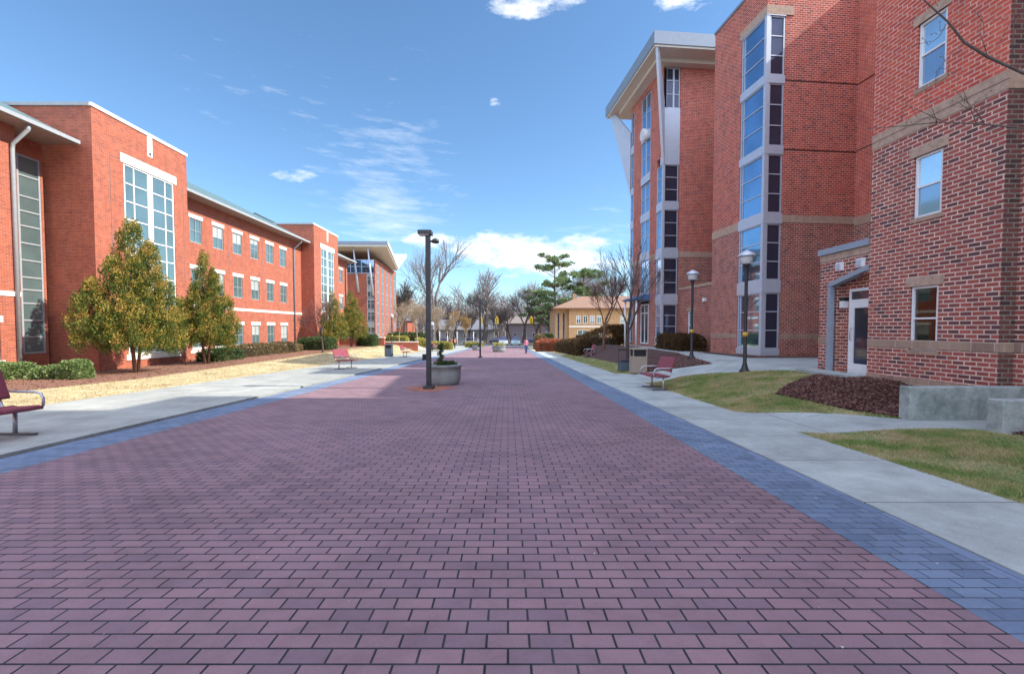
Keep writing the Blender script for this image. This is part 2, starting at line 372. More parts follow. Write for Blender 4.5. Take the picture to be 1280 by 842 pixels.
drape('mulch_bed',[(6.35,10.6),(6.4,9.8),(6.6,9.05),(7.03,8.05),(8.88,8.05),(8.82,12.15),(8.1,11.9),(7.1,11.3)],M['mulch'],.014,mound=.02)
drape('mulch_bed',[(7.95,6.1),(8.6,5.5),(9.25,5.3),(9.25,6.63),(7.5,6.63)],M['mulch'],.02,mound=.04)
drape('mulch_bed',[(5.8,19.6),(7.85,17.1),(8.5,22.6),(8.55,27),(8.5,33),(8.9,44),(6.0,42),(6.2,24)],M['mulch'],.014,mound=.05)
drape('mulch_bed',[(9.75,18.1),(14.9,18.35),(14.6,19.1),(10.56,18.7),(10.18,22.5),(9.5,22.5)],M['mulch'],.03,mound=.02)
drape('lawn',[(-11.0,-12),(-11.0,60),(-15.0,60),(-15.6,44),(-15.2,30),(-14.9,18.2),(-15.1,12),(-15.5,-12)],M['grass_l'],.0)
drape('mulch_bed',[(-15.0,60),(-21.4,60),(-21.4,-12),(-15.5,-12),(-15.1,12),(-14.9,18.2),(-15.2,30),(-15.6,44)],M['mulch_l'],.01,mound=.03)
drape('lawn',[(-60,60),(-20,60),(-20,66),(-11.03,66),(-11.03,84),(-60,84)],M['grass_l'],.0)
drape('lawn',[(3.5,60),(5,44),(26,44),(26,84),(3.5,84)],M['grass_l'],.0)
drape('road',rect(-200,200,88,101),M['asphalt'],.0)
drape('pavement',rect(-60,60,84.2,87.8),M['apron'],.05,thick=.12)
mb=MB(); mb.box(-200,200,94.3,94.45,g(0,94)+.008,g(0,94)+.012); o=mb.build('road_marking',M['leaf_yel']); o['kind']='structure'
o=None

# curb shadow-gap strip along the raised left walk
# ------------------------------------------------------------------ grass blades and mulch chips
def inpoly(x,y,P):
    c=False; j=len(P)-1
    for i in range(len(P)):
        if (P[i][1]>y)!=(P[j][1]>y) and x<(P[j][0]-P[i][0])*(y-P[i][1])/(P[j][1]-P[i][1])+P[i][0]: c=not c
        j=i
    return c
def blades(name,P,n,h,w,mat,label,cat,hole=None,seed=1,mat2=None):
    r=random.Random(seed); vs=[];fs=[];ms=[]; xs=[p[0] for p in P]; ys=[p[1] for p in P]; k=0
    while k<n:
        x=r.uniform(min(xs),max(xs)); y=r.uniform(min(ys),max(ys))
        if not inpoly(x,y,P) or (hole and inpoly(x,y,hole)): continue
        d=mn.noise(Vector((x*1.3,y*1.3,3)))
        if d<-.28 and r.random()<.75: k+=1; continue
        z=g(x,y)-.008; a=r.uniform(0,6.283); hh=h*r.uniform(.5,1.3)*(1+.5*d); lx,ly=r.gauss(0,.6)*hh,r.gauss(0,.6)*hh
        b=len(vs); ms.append(1 if mat2 and r.random()<.22-.7*d else 0); vs+= [(x-math.cos(a)*w,y-math.sin(a)*w,z),(x+math.cos(a)*w,y+math.sin(a)*w,z),(x+lx,y+ly,z+hh)]; fs.append((b,b+1,b+2)); k+=1
    me=bpy.data.meshes.new(name); me.from_pydata(vs,[],fs); me.materials.append(mat)
    if mat2: me.materials.append(mat2)
    me.polygons.foreach_set('material_index',ms); o=bpy.data.objects.new(name,me); C.objects.link(o)
    tag(o,label,cat,kind='stuff'); return o
mulchP=[(6.35,10.6),(6.4,9.8),(6.6,9.05),(7.03,8.05),(8.88,8.05),(8.82,12.15),(8.1,11.9),(7.1,11.3)]
blades('grass',[(4.96,3.0),(7.2,3.0),(8.4,5.4),(7.9,6.1),(7.4,6.6),(7.3,6.93),(5.6,7.43),(4.96,7.6)],110000,.05,.005,M['blade'],'patchy green and straw grass in front of the low concrete walls','grass',seed=2,mat2=M['blade_l'])
blades('grass',[(4.96,9.77),(5.95,9.03),(6.6,8.4),(7.03,7.95),(8.8,8.2),(8.8,12.35),(8.0,13.5),(7.2,14.6),(5.9,16.3),(4.96,16.1)],100000,.055,.0065,M['blade'],'sloping green grass between the lamp post and the concrete path','grass',hole=mulchP,seed=3,mat2=M['blade_l'])
blades('grass',[(4.99,20.8),(5.8,19.6),(6.2,24),(6.0,42),(4.99,44)],12000,.05,.012,M['blade'],'small green grass patch beside the tan litter bin','grass',seed=4,mat2=M['blade_l'])
blades('grass',[(-11.0,8),(-11.0,60),(-15.0,60),(-15.5,44),(-15.1,30),(-14.8,18.2),(-15.0,10)],60000,.05,.012,M['blade_l'],'dry straw coloured lawn in front of the long brick hall','grass',seed=5)
def chips(P,n,mat,label,size,seed,dz=.07):
    r=random.Random(seed); mb=MB(); xs=[p[0] for p in P]; ys=[p[1] for p in P]; k=0
    while k<n:
        x=r.uniform(min(xs),max(xs)); y=r.uniform(min(ys),max(ys))
        if not inpoly(x,y,P): continue
        k+=1; s=size*r.uniform(.5,1.5); z=g(x,y)+dz+r.uniform(-.01,.012); a=r.uniform(0,6.28); t=r.uniform(-.6,.6)
        c,sn=math.cos(a),math.sin(a); w=s*.3
        mb.poly([(x-c*s-sn*w,y-sn*s+c*w,z-t*s),(x-c*s+sn*w,y-sn*s-c*w,z-t*s),(x+c*s+sn*w,y+sn*s-c*w,z+t*s),(x+c*s-sn*w,y+sn*s+c*w,z+t*s)])
    o=mb.build('mulch',mat,uv=False); tag(o,label,'mulch',kind='stuff')
M['chip']=mat_leaf('bark_chip',[(.3,(.10,.05,.045)),(.55,(.28,.14,.115)),(.75,(.5,.32,.27))],30)
M['chip_l']=mat_leaf('pine_chip',[(.3,(.2,.09,.06)),(.7,(.4,.2,.13))],30)
chips(mulchP,20000,M['chip'],'dark bark chips heaped against the corner of the brick building',.034,11,.035)
chips([(7.95,6.1),(8.6,5.5),(9.25,5.3),(9.25,6.63),(7.5,6.63)],3000,M['chip'],'dark bark chips beside the shorter concrete wall',.03,12,.05)
chips([(5.8,19.6),(7.85,17.1),(8.4,22.6),(6.2,24)],3500,M['chip'],'dark bark chips around the second lamp post',.04,13,.06)
chips([(-15.2,10),(-20,10),(-20,44),(-15.5,44),(-15.1,30),(-14.9,18.2)],12000,M['chip_l'],'reddish pine mulch under the evergreen trees by the long brick hall',.05,14,.035)
# fallen leaves / crumbs on the pavers
r=random.Random(5); mb=MB()
for i in range(260):
    x=r.uniform(-6,4.8); y=r.uniform(1.2,16); s=r.uniform(.004,.013); a=r.uniform(0,6.28); z=g(x,y)+(.018 if x>3.4 else .006)
    mb.poly([(x+s*math.cos(a+k*2.1),y+s*math.sin(a+k*2.1),z+.004*(k==1)) for k in range(3)])
tag(mb.build('litter_crumbs',mat_plain('pale_crumb',(.5,.46,.4),.8,var=.4,scale=3),uv=False),'tiny pale crumbs and leaf bits scattered over the paving','debris',kind='stuff')
# orange-red patch of relaid pavers at the pole foot
M['patch']=mat_brick('orange_patch',(.40,.14,.08),(.46,.17,.10),(.3,.11,.07),(.04,.03,.03),.2267,.1133,.006,.5)
pts=[(-2.57+(.75+.2*math.sin(3*t))*math.cos(t),14.5+.85*math.sin(t)) for t in [i*math.pi/9 for i in range(18)]]
drape('paving_patch',pts,M['patch'],.005)

# ------------------------------------------------------------------ wall tools
def wall(mb,p0,p1,z0,z1,ops=(),matf=lambda z:0,depth=.1,splits=(),rev=None):
    """wall face from p0 to p1, outward normal on the right-hand side; ops = (s0,s1,z0,z1) holes with reveals"""
    L=math.hypot(p1[0]-p0[0],p1[1]-p0[1]); d=((p1[0]-p0[0])/L,(p1[1]-p0[1])/L); inn=(-d[1],d[0])
    S=sorted(set([0,L]+[min(L,max(0,v)) for o in ops for v in o[:2]])); Z=sorted(set([z0,z1]+[v for o in ops for v in o[2:4] if z0<v<z1]+[s for s in splits if z0<s<z1]))
    P=lambda s,z,k=0:(p0[0]+d[0]*s+inn[0]*k,p0[1]+d[1]*s+inn[1]*k,z)
    for i in range(len(S)-1):
        for j in range(len(Z)-1):
            sc=(S[i]+S[i+1])/2; zc=(Z[j]+Z[j+1])/2
            if any(o[0]<sc<o[1] and o[2]<zc<o[3] for o in ops): continue
            mb.poly([P(S[i],Z[j]),P(S[i+1],Z[j]),P(S[i+1],Z[j+1]),P(S[i],Z[j+1])],matf(zc))
    for a,b,c,e in ops:
        mm=matf((c+e)/2)
        mb.poly([P(a,c),P(a,e),P(a,e,depth),P(a,c,depth)][::-1],mm); mb.poly([P(b,c),P(b,c,depth),P(b,e,depth),P(b,e)][::-1],mm)
        mb.poly([P(a,e),P(b,e),P(b,e,depth),P(a,e,depth)][::-1],mm); mb.poly([P(a,c),P(a,c,depth),P(b,c,depth),P(b,c)][::-1],mm)
def frameM(p0,p1):
    """matrix: local x along the wall, local y INTO the wall, z up, origin p0"""
    L=math.hypot(p1[0]-p0[0],p1[1]-p0[1]); d=((p1[0]-p0[0])/L,(p1[1]-p0[1])/L)
    return Matrix(((d[0],-d[1],0,p0[0]),(d[1],d[0],0,p0[1]),(0,0,1,0),(0,0,0,1)))
rndw=random.Random(17)
def window(par,Mx,s0,s1,z0,z1,vs=(),hs=(),fw=.05,inset=.06,glass='gl_hall',frame='white',name='window',mw=None,blind=False,label=None):
    f=MB(); d0,d1=inset-.03,inset+.05; mw=mw or fw*.8
    f.box(s0,s1,d0,d1,z0,z0+fw,M=Mx); f.box(s0,s1,d0,d1,z1-fw,z1,M=Mx); f.box(s0,s0+fw,d0,d1,z0+fw,z1-fw,M=Mx); f.box(s1-fw,s1,d0,d1,z0+fw,z1-fw,M=Mx)
    for v in vs:
        w=mw
        if isinstance(v,tuple): v,w=v
        f.box(v-w/2,v+w/2,d0+.004,d1-.01,z0+fw,z1-fw,M=Mx)
    for h in hs: f.box(s0+fw,s1-fw,d0+.008,d1-.014,h-mw/2,h+mw/2,M=Mx)
    fo=world_part(name,f,M[frame],par)
    if label: fo['label']=label
    if glass=='gl_pale':
        p=MB(); zc=(z0+z1)/2; p.box(s0+fw*.5,s1-fw*.5,inset+.01,inset+.022,z0+fw*.5,zc,M=Mx); p.box(s0+fw*.5,s1-fw*.5,inset+.004,inset+.016,zc,z1-fw*.5,m=1,M=Mx); world_part('pane',p,[M['gl_mid'],M['gl_pale']],fo); return fo
    p=MB(); q=rndw.random(); zc=z0+fw*.5 if (glass!='gl_hall' or q<.25 or z1-z0>3) else z1-(z1-z0)*rndw.choice((.25,.5,.5,.75,.97))
    if zc>z0+fw: p.box(s0+fw*.5,s1-fw*.5,inset+.01,inset+.022,z0+fw*.5,zc,M=Mx); p.box(s0+fw*.5,s1-fw*.5,inset+.01,inset+.022,zc,z1-fw*.5,m=1,M=Mx)
    else: p.box(s0+fw*.5,s1-fw*.5,inset+.01,inset+.022,z0+fw*.5,z1-fw*.5,M=Mx)
    world_part('pane',p,[M[glass],M['gl_blind']],fo)
    if blind:
        p=MB(); z=z0+.08
        while z<z1-.08:
            q=[(s0+.07,inset+.07,z),(s1-.07,inset+.07,z),(s1-.07,inset+.095,z+.026),(s0+.07,inset+.095,z+.026)]; p.poly([tuple(Mx@Vector(v)) for v in q]); z+=.034
        world_part('blind',p,M['blind'],fo)
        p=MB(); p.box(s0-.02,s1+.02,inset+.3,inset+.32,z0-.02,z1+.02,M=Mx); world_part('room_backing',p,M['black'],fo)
    return fo
def band(par,Mx,s0,s1,z0,z1,mat,proud=.015,back=.05,name='stone_band',wraps=False,label=None):
    b=MB(); b.box(s0,s1,-proud,back,z0,z1,M=Mx); o=world_part(name,b,M[mat],par)
    return o
def roofcap(mb,pts,z,m=0): mb.poly([(x,y,z) for x,y in pts],m)

# ------------------------------------------------------------------ NEAR BUILDING (right edge)
res=thing('brick_building','tall red and burgundy brick residence filling the right edge with a low door porch','building')
A0=(8.79,10.95); A1=(8.91,8.13)      # plaza face: p0->p1 must have outward (-X) on its right: going +Y->? right of (0,-1) is -X
fm=frameM(A0,A1); LA=math.hypot(A1[0]-A0[0],A1[1]-A0[1])
wz=[(1.12,2.5),(3.97,5.29),(6.74,8.10),(9.5,10.9)]
ops=[(1.07,1.70,a,b) for a,b in wz]
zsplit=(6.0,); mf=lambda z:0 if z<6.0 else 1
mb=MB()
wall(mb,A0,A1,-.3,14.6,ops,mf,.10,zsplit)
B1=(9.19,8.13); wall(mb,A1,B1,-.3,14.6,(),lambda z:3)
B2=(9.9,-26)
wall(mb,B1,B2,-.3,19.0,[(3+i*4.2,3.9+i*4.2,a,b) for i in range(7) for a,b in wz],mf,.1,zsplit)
wall(mb,B2,(26,-26),-.3,19.0,(),mf,.1,zsplit); wall(mb,(26,-26),(26,8.13),-.3,19,(),mf,.1,zsplit); wall(mb,(26,8.13),(9.19,8.13),14.6,19,(),mf)
wall(mb,(26,8.13),(26,22.4),-.3,15.9,(),mf,.1,zsplit); wall(mb,(26,22.4),(14.9,22.4),-.3,15.9,(),mf); 
E1=(14.64,19.10); E2=(15.45,10.95)
wall(mb,E1,E2,-.3,15.9,(),mf,.1,zsplit); wall(mb,(14.9,22.4),E1,-.3,15.9,(),mf); wall(mb,E2,(8.79,10.95),-.3,14.6,(),mf,.1,zsplit)
wall(mb,E2,(26,10.95),14.6,15.9,(),mf)
roofcap(mb,[A1,(26,8.13),(26,10.95),A0],14.6,2); roofcap(mb,[B1,B2,(26,-26),(26,8.13)],19,2); roofcap(mb,[E1,E2,(26,10.95),(26,22.4),(14.9,22.4)],15.9,2)
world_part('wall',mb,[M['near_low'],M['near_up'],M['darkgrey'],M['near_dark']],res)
# bands
band(res,fm,-.0,LA+.012,5.86,6.03,'tan',.016); band(res,fm,0,LA+.02,6.034,6.2,'tan',.028)
band(res,fm,0,LA+.01,1.16,1.34,'tan_brick',.012); band(res,fm,0,LA+.01,.3,.5,'tan_brick',.012)
fs=frameM(A1,B1); band(res,fs,.0,.29,5.86,6.2,'tan',.02); band(res,fs,0,.29,1.16,1.34,'tan_brick',.012)
fb=frameM(B1,B2); band(res,fb,0,34,5.86,6.2,'tan',.02); band(res,fb,0,34,1.16,1.34,'tan_brick',.012)
fe=frameM(E1,E2); band(res,fe,0,8.2,5.9,6.25,'tan',.02)
for h in (9.0,11.75): band(res,fe,0,8.2,h,h+.05,'dark',.004,name='joint_line')
for k,(a,b) in enumerate(wz):
    # tan head above each window
    band(res,fm,.97,1.80,b+.0,b+.19,'tan',.014,name='window_head')
    band(res,fm,1.03,1.74,a-.09,a-.0,'tan_brick',.02,name='window_sill')
    window(res,fm,1.09,1.68,a+.005,b-.005,hs=((a+b)/2,),fw=.045,inset=.06,glass='clear' if k==0 else 'gl_pale',blind=(k==0))
for i in range(7):
    for k,(a,b) in enumerate(wz): window(res,fb,3.0+i*4.2,3.9+i*4.2,a,b,hs=((a+b)/2,),fw=.045,glass='gl_hall')
# porch block with recessed door
pp0=(8.86,12.78); pp1=(8.82,10.97); fp=frameM(pp0,pp1)
mb=MB(); wall(mb,pp0,pp1,-.2,3.62,[(.60,1.79,-.2,2.92)],mf,.22)
wall(mb,(12.5,12.9),pp0,-.2,3.62,(),mf)
roofcap(mb,[pp0,pp1,(12.5,10.98),(12.5,12.9)],3.6,2)
# recess back wall
mb.poly([tuple(fp@Vector(q)) for q in ((.6,.22,-.2),(.93,.22,-.2),(.93,.22,2.92),(.6,.22,2.92))],0)
mb.poly([tuple(fp@Vector(q)) for q in ((.93,.22,2.62),(1.79,.22,2.62),(1.79,.22,2.92),(.93,.22,2.92))],0)
world_part('porch_wall',mb,[M['near_low'],M['near_up'],M['darkgrey']],res)
band(res,fp,-.03,1.80,3.63,3.79,'greyblue',.06,.2,name='porch_coping'); band(res,fp,0,1.80,3.44,3.62,'tan',.012)
band(res,fp,0,.5,1.16,1.34,'tan_brick',.012)
mb=MB(); mb.box(.5,.6,-.12,.06,.35,2.75,M=fp); 
world_part('porch_post',mb,M['greyblue'],res)
mb=MB(); v=[(.5,-.12,2.70),(.5,-.12,2.82),(1.80,-.12,3.12),(1.80,-.12,3.0)]
for q in ((-.12,.0),): pass
a=[tuple(fp@Vector((s,-.12,z))) for s,_,z in v]; b_=[tuple(fp@Vector((s,.08,z))) for s,_,z in v]
mb.poly(a[::-1]); mb.poly(b_); 
for i in range(4): j=(i+1)%4; mb.poly([a[i],a[j],b_[j],b_[i]])
world_part('porch_canopy',mb,M['greyblue'],res)
d=MB(); 
for q in ((.94,1.0,.42,2.62),(1.73,1.79,.42,2.62),(1.0,1.73,2.55,2.62),(1.0,1.73,2.24,2.34),(1.0,1.11,.42,2.24),(1.63,1.73,.42,2.24),(1.11,1.63,.42,.68),(1.11,1.63,2.12,2.24)): d.box(q[0],q[1],.15,.225,q[2],q[3],M=fp)
do=world_part('door',d,M['white'],res)
p=MB(); p.box(1.1,1.65,.18,.195,.66,2.14,M=fp); p.box(1.0,1.73,.18,.195,2.34,2.55,M=fp); world_part('pane',p,M['gl_dark'],do)
p=MB(); p.tube([fp@Vector((1.06,.15,1.3)),fp@Vector((1.06,.10,1.3)),fp@Vector((1.06,.10,1.6)),fp@Vector((1.06,.15,1.6))],.012,6); world_part('handle',p,M['silver'],do)
for s in (.82,1.55):
    p=MB(); p.box(s-.11,s+.11,-.07,.0,3.12,3.34,M=fp); p.box(s-.07,s+.07,-.11,-.07,3.16,3.3,m=1,M=fp); world_part('vent_box',p,[M['white'],M['alum']],res)
p=MB(); p.box(.70,.84,.08,.22,2.32,2.42,M=fp); p.box(.71,.83,.06,.22,2.14,2.32,m=1,M=fp); world_part('wall_lamp',p,[M['dark'],M['white']],res)
p=MB(); p.box(8.3,8.81,10.97,12.9,g(8.4,12)+.0,.44); world_part('door_step',p,M['apron'],res)

# ------------------------------------------------------------------ CORNER BLOCK with wrap-around windows
blk=thing('brick_building','red brick corner block with a column of wrap around corner windows','building')
cA=(10.56,18.70); cF=(10.18,22.50); cP=(14.64,19.11)
mb=MB(); L1=math.hypot(cA[0]-cF[0],cA[1]-cF[1])
wz2=[(.73,3.07),(3.6,5.92),(6.36,8.76),(9.1,11.62),(11.96,14.32)]
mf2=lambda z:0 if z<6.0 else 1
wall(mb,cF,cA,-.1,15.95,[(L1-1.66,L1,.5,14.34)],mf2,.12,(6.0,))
wall(mb,cA,cP,-.1,15.95,[(0,.80,.5,14.34)],mf2,.12,(6.0,))
wall(mb,cP,(22,19.9),15,15.95,(),mf2); wall(mb,(22,19.9),(22,23.7),-.1,15.95,(),mf2); wall(mb,(22,23.7),cF,-.1,15.95,(),mf2)
roofcap(mb,[cA,cP,(22,19.9),(22,23.7),cF],15.9,2)
rw=[(14.9,23.72),(24,23.72),(24,28.4),(14.9,28.1)]  # hidden rear wing, added so its shadow falls between block and tower
for i in range(4): wall(mb,rw[i],rw[(i+1)%4],-.1,17.0,(),mf2)
roofcap(mb,rw,16.98,2)
world_part('wall',mb,[M['tower_low'],M['tower_up'],M['darkgrey']],blk)
fl=frameM(cF,cA); fr_=frameM(cA,cP); Lp=math.hypot(cP[0]-cA[0],cP[1]-cA[1])
band(blk,fl,0,L1-1.68,5.98,6.34,'tan',.02); band(blk,fr_,.82,Lp,5.98,6.3,'tan',.02)
band(blk,fl,0,L1-1.68,1.16,1.34,'tan_brick',.012); band(blk,fr_,.82,Lp,1.16,1.34,'tan_brick',.012)
band(blk,fl,L1-1.75,L1,14.38,14.72,'tan',.03); band(blk,fr_,-.03,1.16,14.38,14.72,'tan',.03)
for h in (8.95,11.75): band(blk,fr_,.85,Lp-.01,h,h+.05,'dark',.004,name='joint_line')
band(blk,fl,-.03,L1+.03,15.95,16.07,'fascia',.04,.3,name='coping'); band(blk,fr_,0,Lp,15.95,16.07,'fascia',.04,.3,name='coping')
for k,(a,b) in enumerate(wz2):
    h1=a+(b-a)/3; h2=a+2*(b-a)/3
    window(blk,fl,L1-1.62,L1-.10,a,b,hs=(h1,h2),vs=((L1-1.45,.035),),fw=.05,inset=.03,glass='gl_sky' ,frame='alum')
    window(blk,fr_,.14,.78,a,b,hs=(h1,h2),fw=.05,inset=.03,glass='gl_dark',frame='alum')
    t=(wz2[k+1][0] if k<4 else 14.36)
    p=MB(); p.box(L1-1.66,L1+.03,-.04,.06,b+.002,t-.002,M=fl); p.box(-.02,.80,-.04,.06,b+.002,t-.002,M=fr_) if True else 0
    world_part('spandrel_panel',p,M['alum'],blk)
p=MB(); p.box(L1-1.66,L1+.03,-.04,.06,.45,.725,M=fl); p.box(-.02,.80,-.038,.06,.45,.725,M=fr_); world_part('spandrel_panel',p,M['alum'],blk)
p=MB(); p.box(-.03,.13,-.030,.10,.73,14.36,M=fr_); world_part('corner_post',p,M['alum'],blk)
# dark room behind
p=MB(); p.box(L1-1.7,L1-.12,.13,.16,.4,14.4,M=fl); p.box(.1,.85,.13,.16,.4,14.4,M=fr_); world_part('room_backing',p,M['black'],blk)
# low link between block and tower
lk=thing('link_building','low single storey brick link with one narrow window between corner block and clock tower','building')
l0=(10.50,27.6); l1=(10.93,22.4); fk=frameM(l0,l1); LL=math.hypot(l1[0]-l0[0],l1[1]-l0[1])
mb=MB(); wall(mb,l0,l1,-.2,3.9,[(1.15,1.85,.9,2.6)],lambda z:0,.12); roofcap(mb,[l0,l1,(16,22.8),(16,27.8)],3.88,1)
world_part('wall',mb,[M['tower_low'],M['darkgrey']],lk)
band(lk,fk,0,LL,3.9,4.06,'tan',.04,.3,name='coping'); band(lk,fk,1.05,1.95,2.6,2.8,'tan',.014,name='window_head')
window(lk,fk,1.17,1.83,.91,2.59,hs=(1.75,),glass='gl_pale')
p=MB(); p.box(3.0,3.25,-.12,0,3.05,3.25,M=fk); world_part('wall_lamp',p,M['white'],lk)

# ------------------------------------------------------------------ TOWER with overhanging roof
tw=thing('clock_tower_building','red brick tower with a grey overhanging roof held on white fins','building')
t0=(9.39,27.5); tf=(8.87,32.7); tr_=(15.0,28.06)
ftl=frameM(tf,t0); ftp=frameM(t0,tr_); LT=math.hypot(t0[0]-tf[0],t0[1]-tf[1]); LP=math.hypot(tr_[0]-t0[0],tr_[1]-t0[1])
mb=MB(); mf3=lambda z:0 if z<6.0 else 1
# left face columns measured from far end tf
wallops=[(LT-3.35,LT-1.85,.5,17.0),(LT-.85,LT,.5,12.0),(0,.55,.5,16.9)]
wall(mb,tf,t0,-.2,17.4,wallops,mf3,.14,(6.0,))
wall(mb,t0,tr_,-.2,17.4,[(0,1.03,.5,17.3)],mf3,.14,(6.0,))
back=[(15.0,28.06),(17,28.3),(17,38),(11.4,38),(11.4,33.0),(8.87,32.7)]  # includes an unseen rear block, added to carry the plaza shadow farther back
for i in range(len(back)-1): wall(mb,back[i],back[i+1],-.2,17.4,(),mf3)
roofcap(mb,[t0]+back,17.35,2)
world_part('wall',mb,[M['tower_low'],M['tower_up'],M['darkgrey']],tw)
lv=[(1.2,3.05),(3.62,5.42),(6.25,8.0),(8.8,10.5) ]
rows=[(1.05,3.05),(3.65,5.88),(6.47,8.8),(9.28,11.5)]
for k,(a,b) in enumerate(rows):
    h=[a+(b-a)*q/3 for q in (1,2)]
    window(tw,ftp,.12,.98,a,b,hs=h,fw=.05,inset=.04,glass='gl_dark',frame='alum')
    window(tw,ftl,LT-.82,LT-.10,a,b,hs=h,fw=.05,inset=.04,glass='gl_sky',frame='alum')
    lo=(.5 if k==0 else rows[k-1][1]+.002)
    p=MB(); p.box(-.02,1.02,-.03,.08,lo,a-.002,M=ftp); p.box(LT-.85,LT+.03,-.03,.08,lo,a-.002,M=ftl); world_part('spandrel_panel',p,M['alum'],tw)
p=MB(); p.box(-.02,1.03,-.03,.08,11.5,14.85,M=ftp); p.box(LT-.3,LT+.02,-.04,.06,11.5,12,M=ftl); world_part('spandrel_panel',p,M['alum'],tw)
p=MB(); p.box(-.02,.11,-.04,.1,.5,14.9,M=ftp); world_part('corner_post',p,M['alum'],tw)
window(tw,ftp,.15,1.0,14.87,17.25,vs=((.62,.1),),hs=(15.7,16.5),fw=.05,inset=.04,glass='gl_dark',frame='alum')
for k,(a,b) in enumerate([(3.9,6.1),(6.6,8.7),(9.2,11.1),(11.7,14.0),(14.5,16.9)]):
    window(tw,ftl,LT-3.32,LT-1.88,a,b,vs=((LT-2.6,.09),),hs=((a+b)/2,),fw=.05,inset=.04,glass='gl_sky',frame='alum')
    p=MB(); p.box(LT-3.35,LT-1.85,-.03,.08,a-.5,a-.003,M=ftl); world_part('spandrel_panel',p,M['alum'],tw)
for k,(a,b) in enumerate([(.6,3.5),(3.9,6.1),(6.6,8.7),(9.2,11.1),(11.7,14.0),(14.5,16.9)]):
    window(tw,ftl,.03,.53,a,b,hs=((a+b)/2,),fw=.05,inset=.04,glass='gl_sky',frame='alum')
for a in (3.5,6.1,8.7,11.1,14.0): p=MB(); p.box(0,.55,-.03,.06,a,a+(.4 if a<4 else .5),M=ftl); world_part('spandrel_panel',p,M['alum'],tw)
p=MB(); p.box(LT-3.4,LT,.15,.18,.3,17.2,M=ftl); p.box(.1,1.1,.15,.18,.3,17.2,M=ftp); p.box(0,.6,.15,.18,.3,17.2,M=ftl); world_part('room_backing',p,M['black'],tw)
band(tw,ftp,1.05,LP,5.95,6.27,'tan',.02); band(tw,ftl,.56,LT-3.37,5.95,6.27,'tan',.02); band(tw,ftl,LT-1.83,LT-.87,5.95,6.27,'tan',.02)
# entrance under blue canopy
window(tw,ftl,LT-3.25,LT-1.95,.55,3.2,vs=((LT-2.6,.08),),hs=(2.6,),fw=.08,inset=.04,glass='gl_dark',frame='white',name='entrance_door')
p=MB(); v=[(LT-4.0,-1.0,3.45),(LT-4.0,-1.0,3.55),(LT-4.0,.0,3.85),(LT-4.0,0,3.45)]; w_=[(LT-1.7,y,z) for _,y,z in v]
v=[tuple(ftl@Vector(q)) for q in v]; w_=[tuple(ftl@Vector(q)) for q in w_]
p.poly(v); p.poly(w_[::-1])
for i in range(4): j=(i+1)%4; p.poly([v[j],v[i],w_[i],w_[j]])
M['awning']=mat_plain('blue_awning',(.06,.16,.34),.6); world_part('blue_canopy',p,M['awning'],tw)
for s in (LT-3.85,LT-1.85):
    p=MB(); q=ftl@Vector((s,-.85,0)); p.tube([(q.x,q.y,.2),(q.x,q.y,3.45)],.06,10); world_part('canopy_post',p,M['white'],tw)
# roof slab with cream soffit
rp=[(8.24,25.8),(16.5,26.6),(15.6,35.5),(7.42,34.7)]
def tri_roof(pts,zb,zt): p=MB(); p.prism(pts,zb,zt); return p
ro=world_part('roof',tri_roof(rp,17.62,18.33),M['fascia'],tw)
def shrink(P,k):
    cx=sum(p[0] for p in P)/len(P); cy=sum(p[1] for p in P)/len(P); return [(cx+(x-cx)*k,cy+(y-cy)*k) for x,y in P]
world_part('soffit',tri_roof(shrink(rp,.985),17.5,17.618),M['cream'],ro)
world_part('soffit_beam',tri_roof([(8.75,26.9),(16,27.6),(15.5,34.2),(8.2,33.5)],17.28,17.498),M['cream'],ro)
def plate(name,tri,thick,mat,par):
    a=[Vector(q) for q in tri]; n=(a[1]-a[0]).cross(a[2]-a[0]).normalized()*thick/2
    p=MB(); u=[tuple(q+n) for q in a]; l=[tuple(q-n) for q in a]; p.poly(u); p.poly(l[::-1])
    for i in range(len(a)): j=(i+1)%len(a); p.poly([u[i],l[i],l[j],u[j]])
    return world_part(name,p,mat,par)
plate('roof_fin',[(8.42,25.95,17.5),(9.35,27.42,11.5),(9.41,27.48,12.0),(9.35,27.4,15.2),(8.62,26.2,17.5)],.14,M['alum'],tw)
plate('roof_fin',[(7.72,34.3,17.5),(8.0,33.9,17.5),(8.87,32.75,15.6),(8.87,32.72,11.2)],.14,M['alum'],tw)
# round face high on the plaza side
cen=ftl@Vector((LT-2.5,-.25,14.3)); p=MB(); ax=Vector((-1,-.1,0)).normalized()
p.tube([cen-ax*.35,cen+ax*.06],.38,24,smooth=True); ck=world_part('round_clock',p,M['white'],tw)
p=MB(); p.tube([cen+ax*.061,cen+ax*.075],.31,24); world_part('clock_face',p,mat_plain('clock_face',(.6,.62,.62),.4),ck)

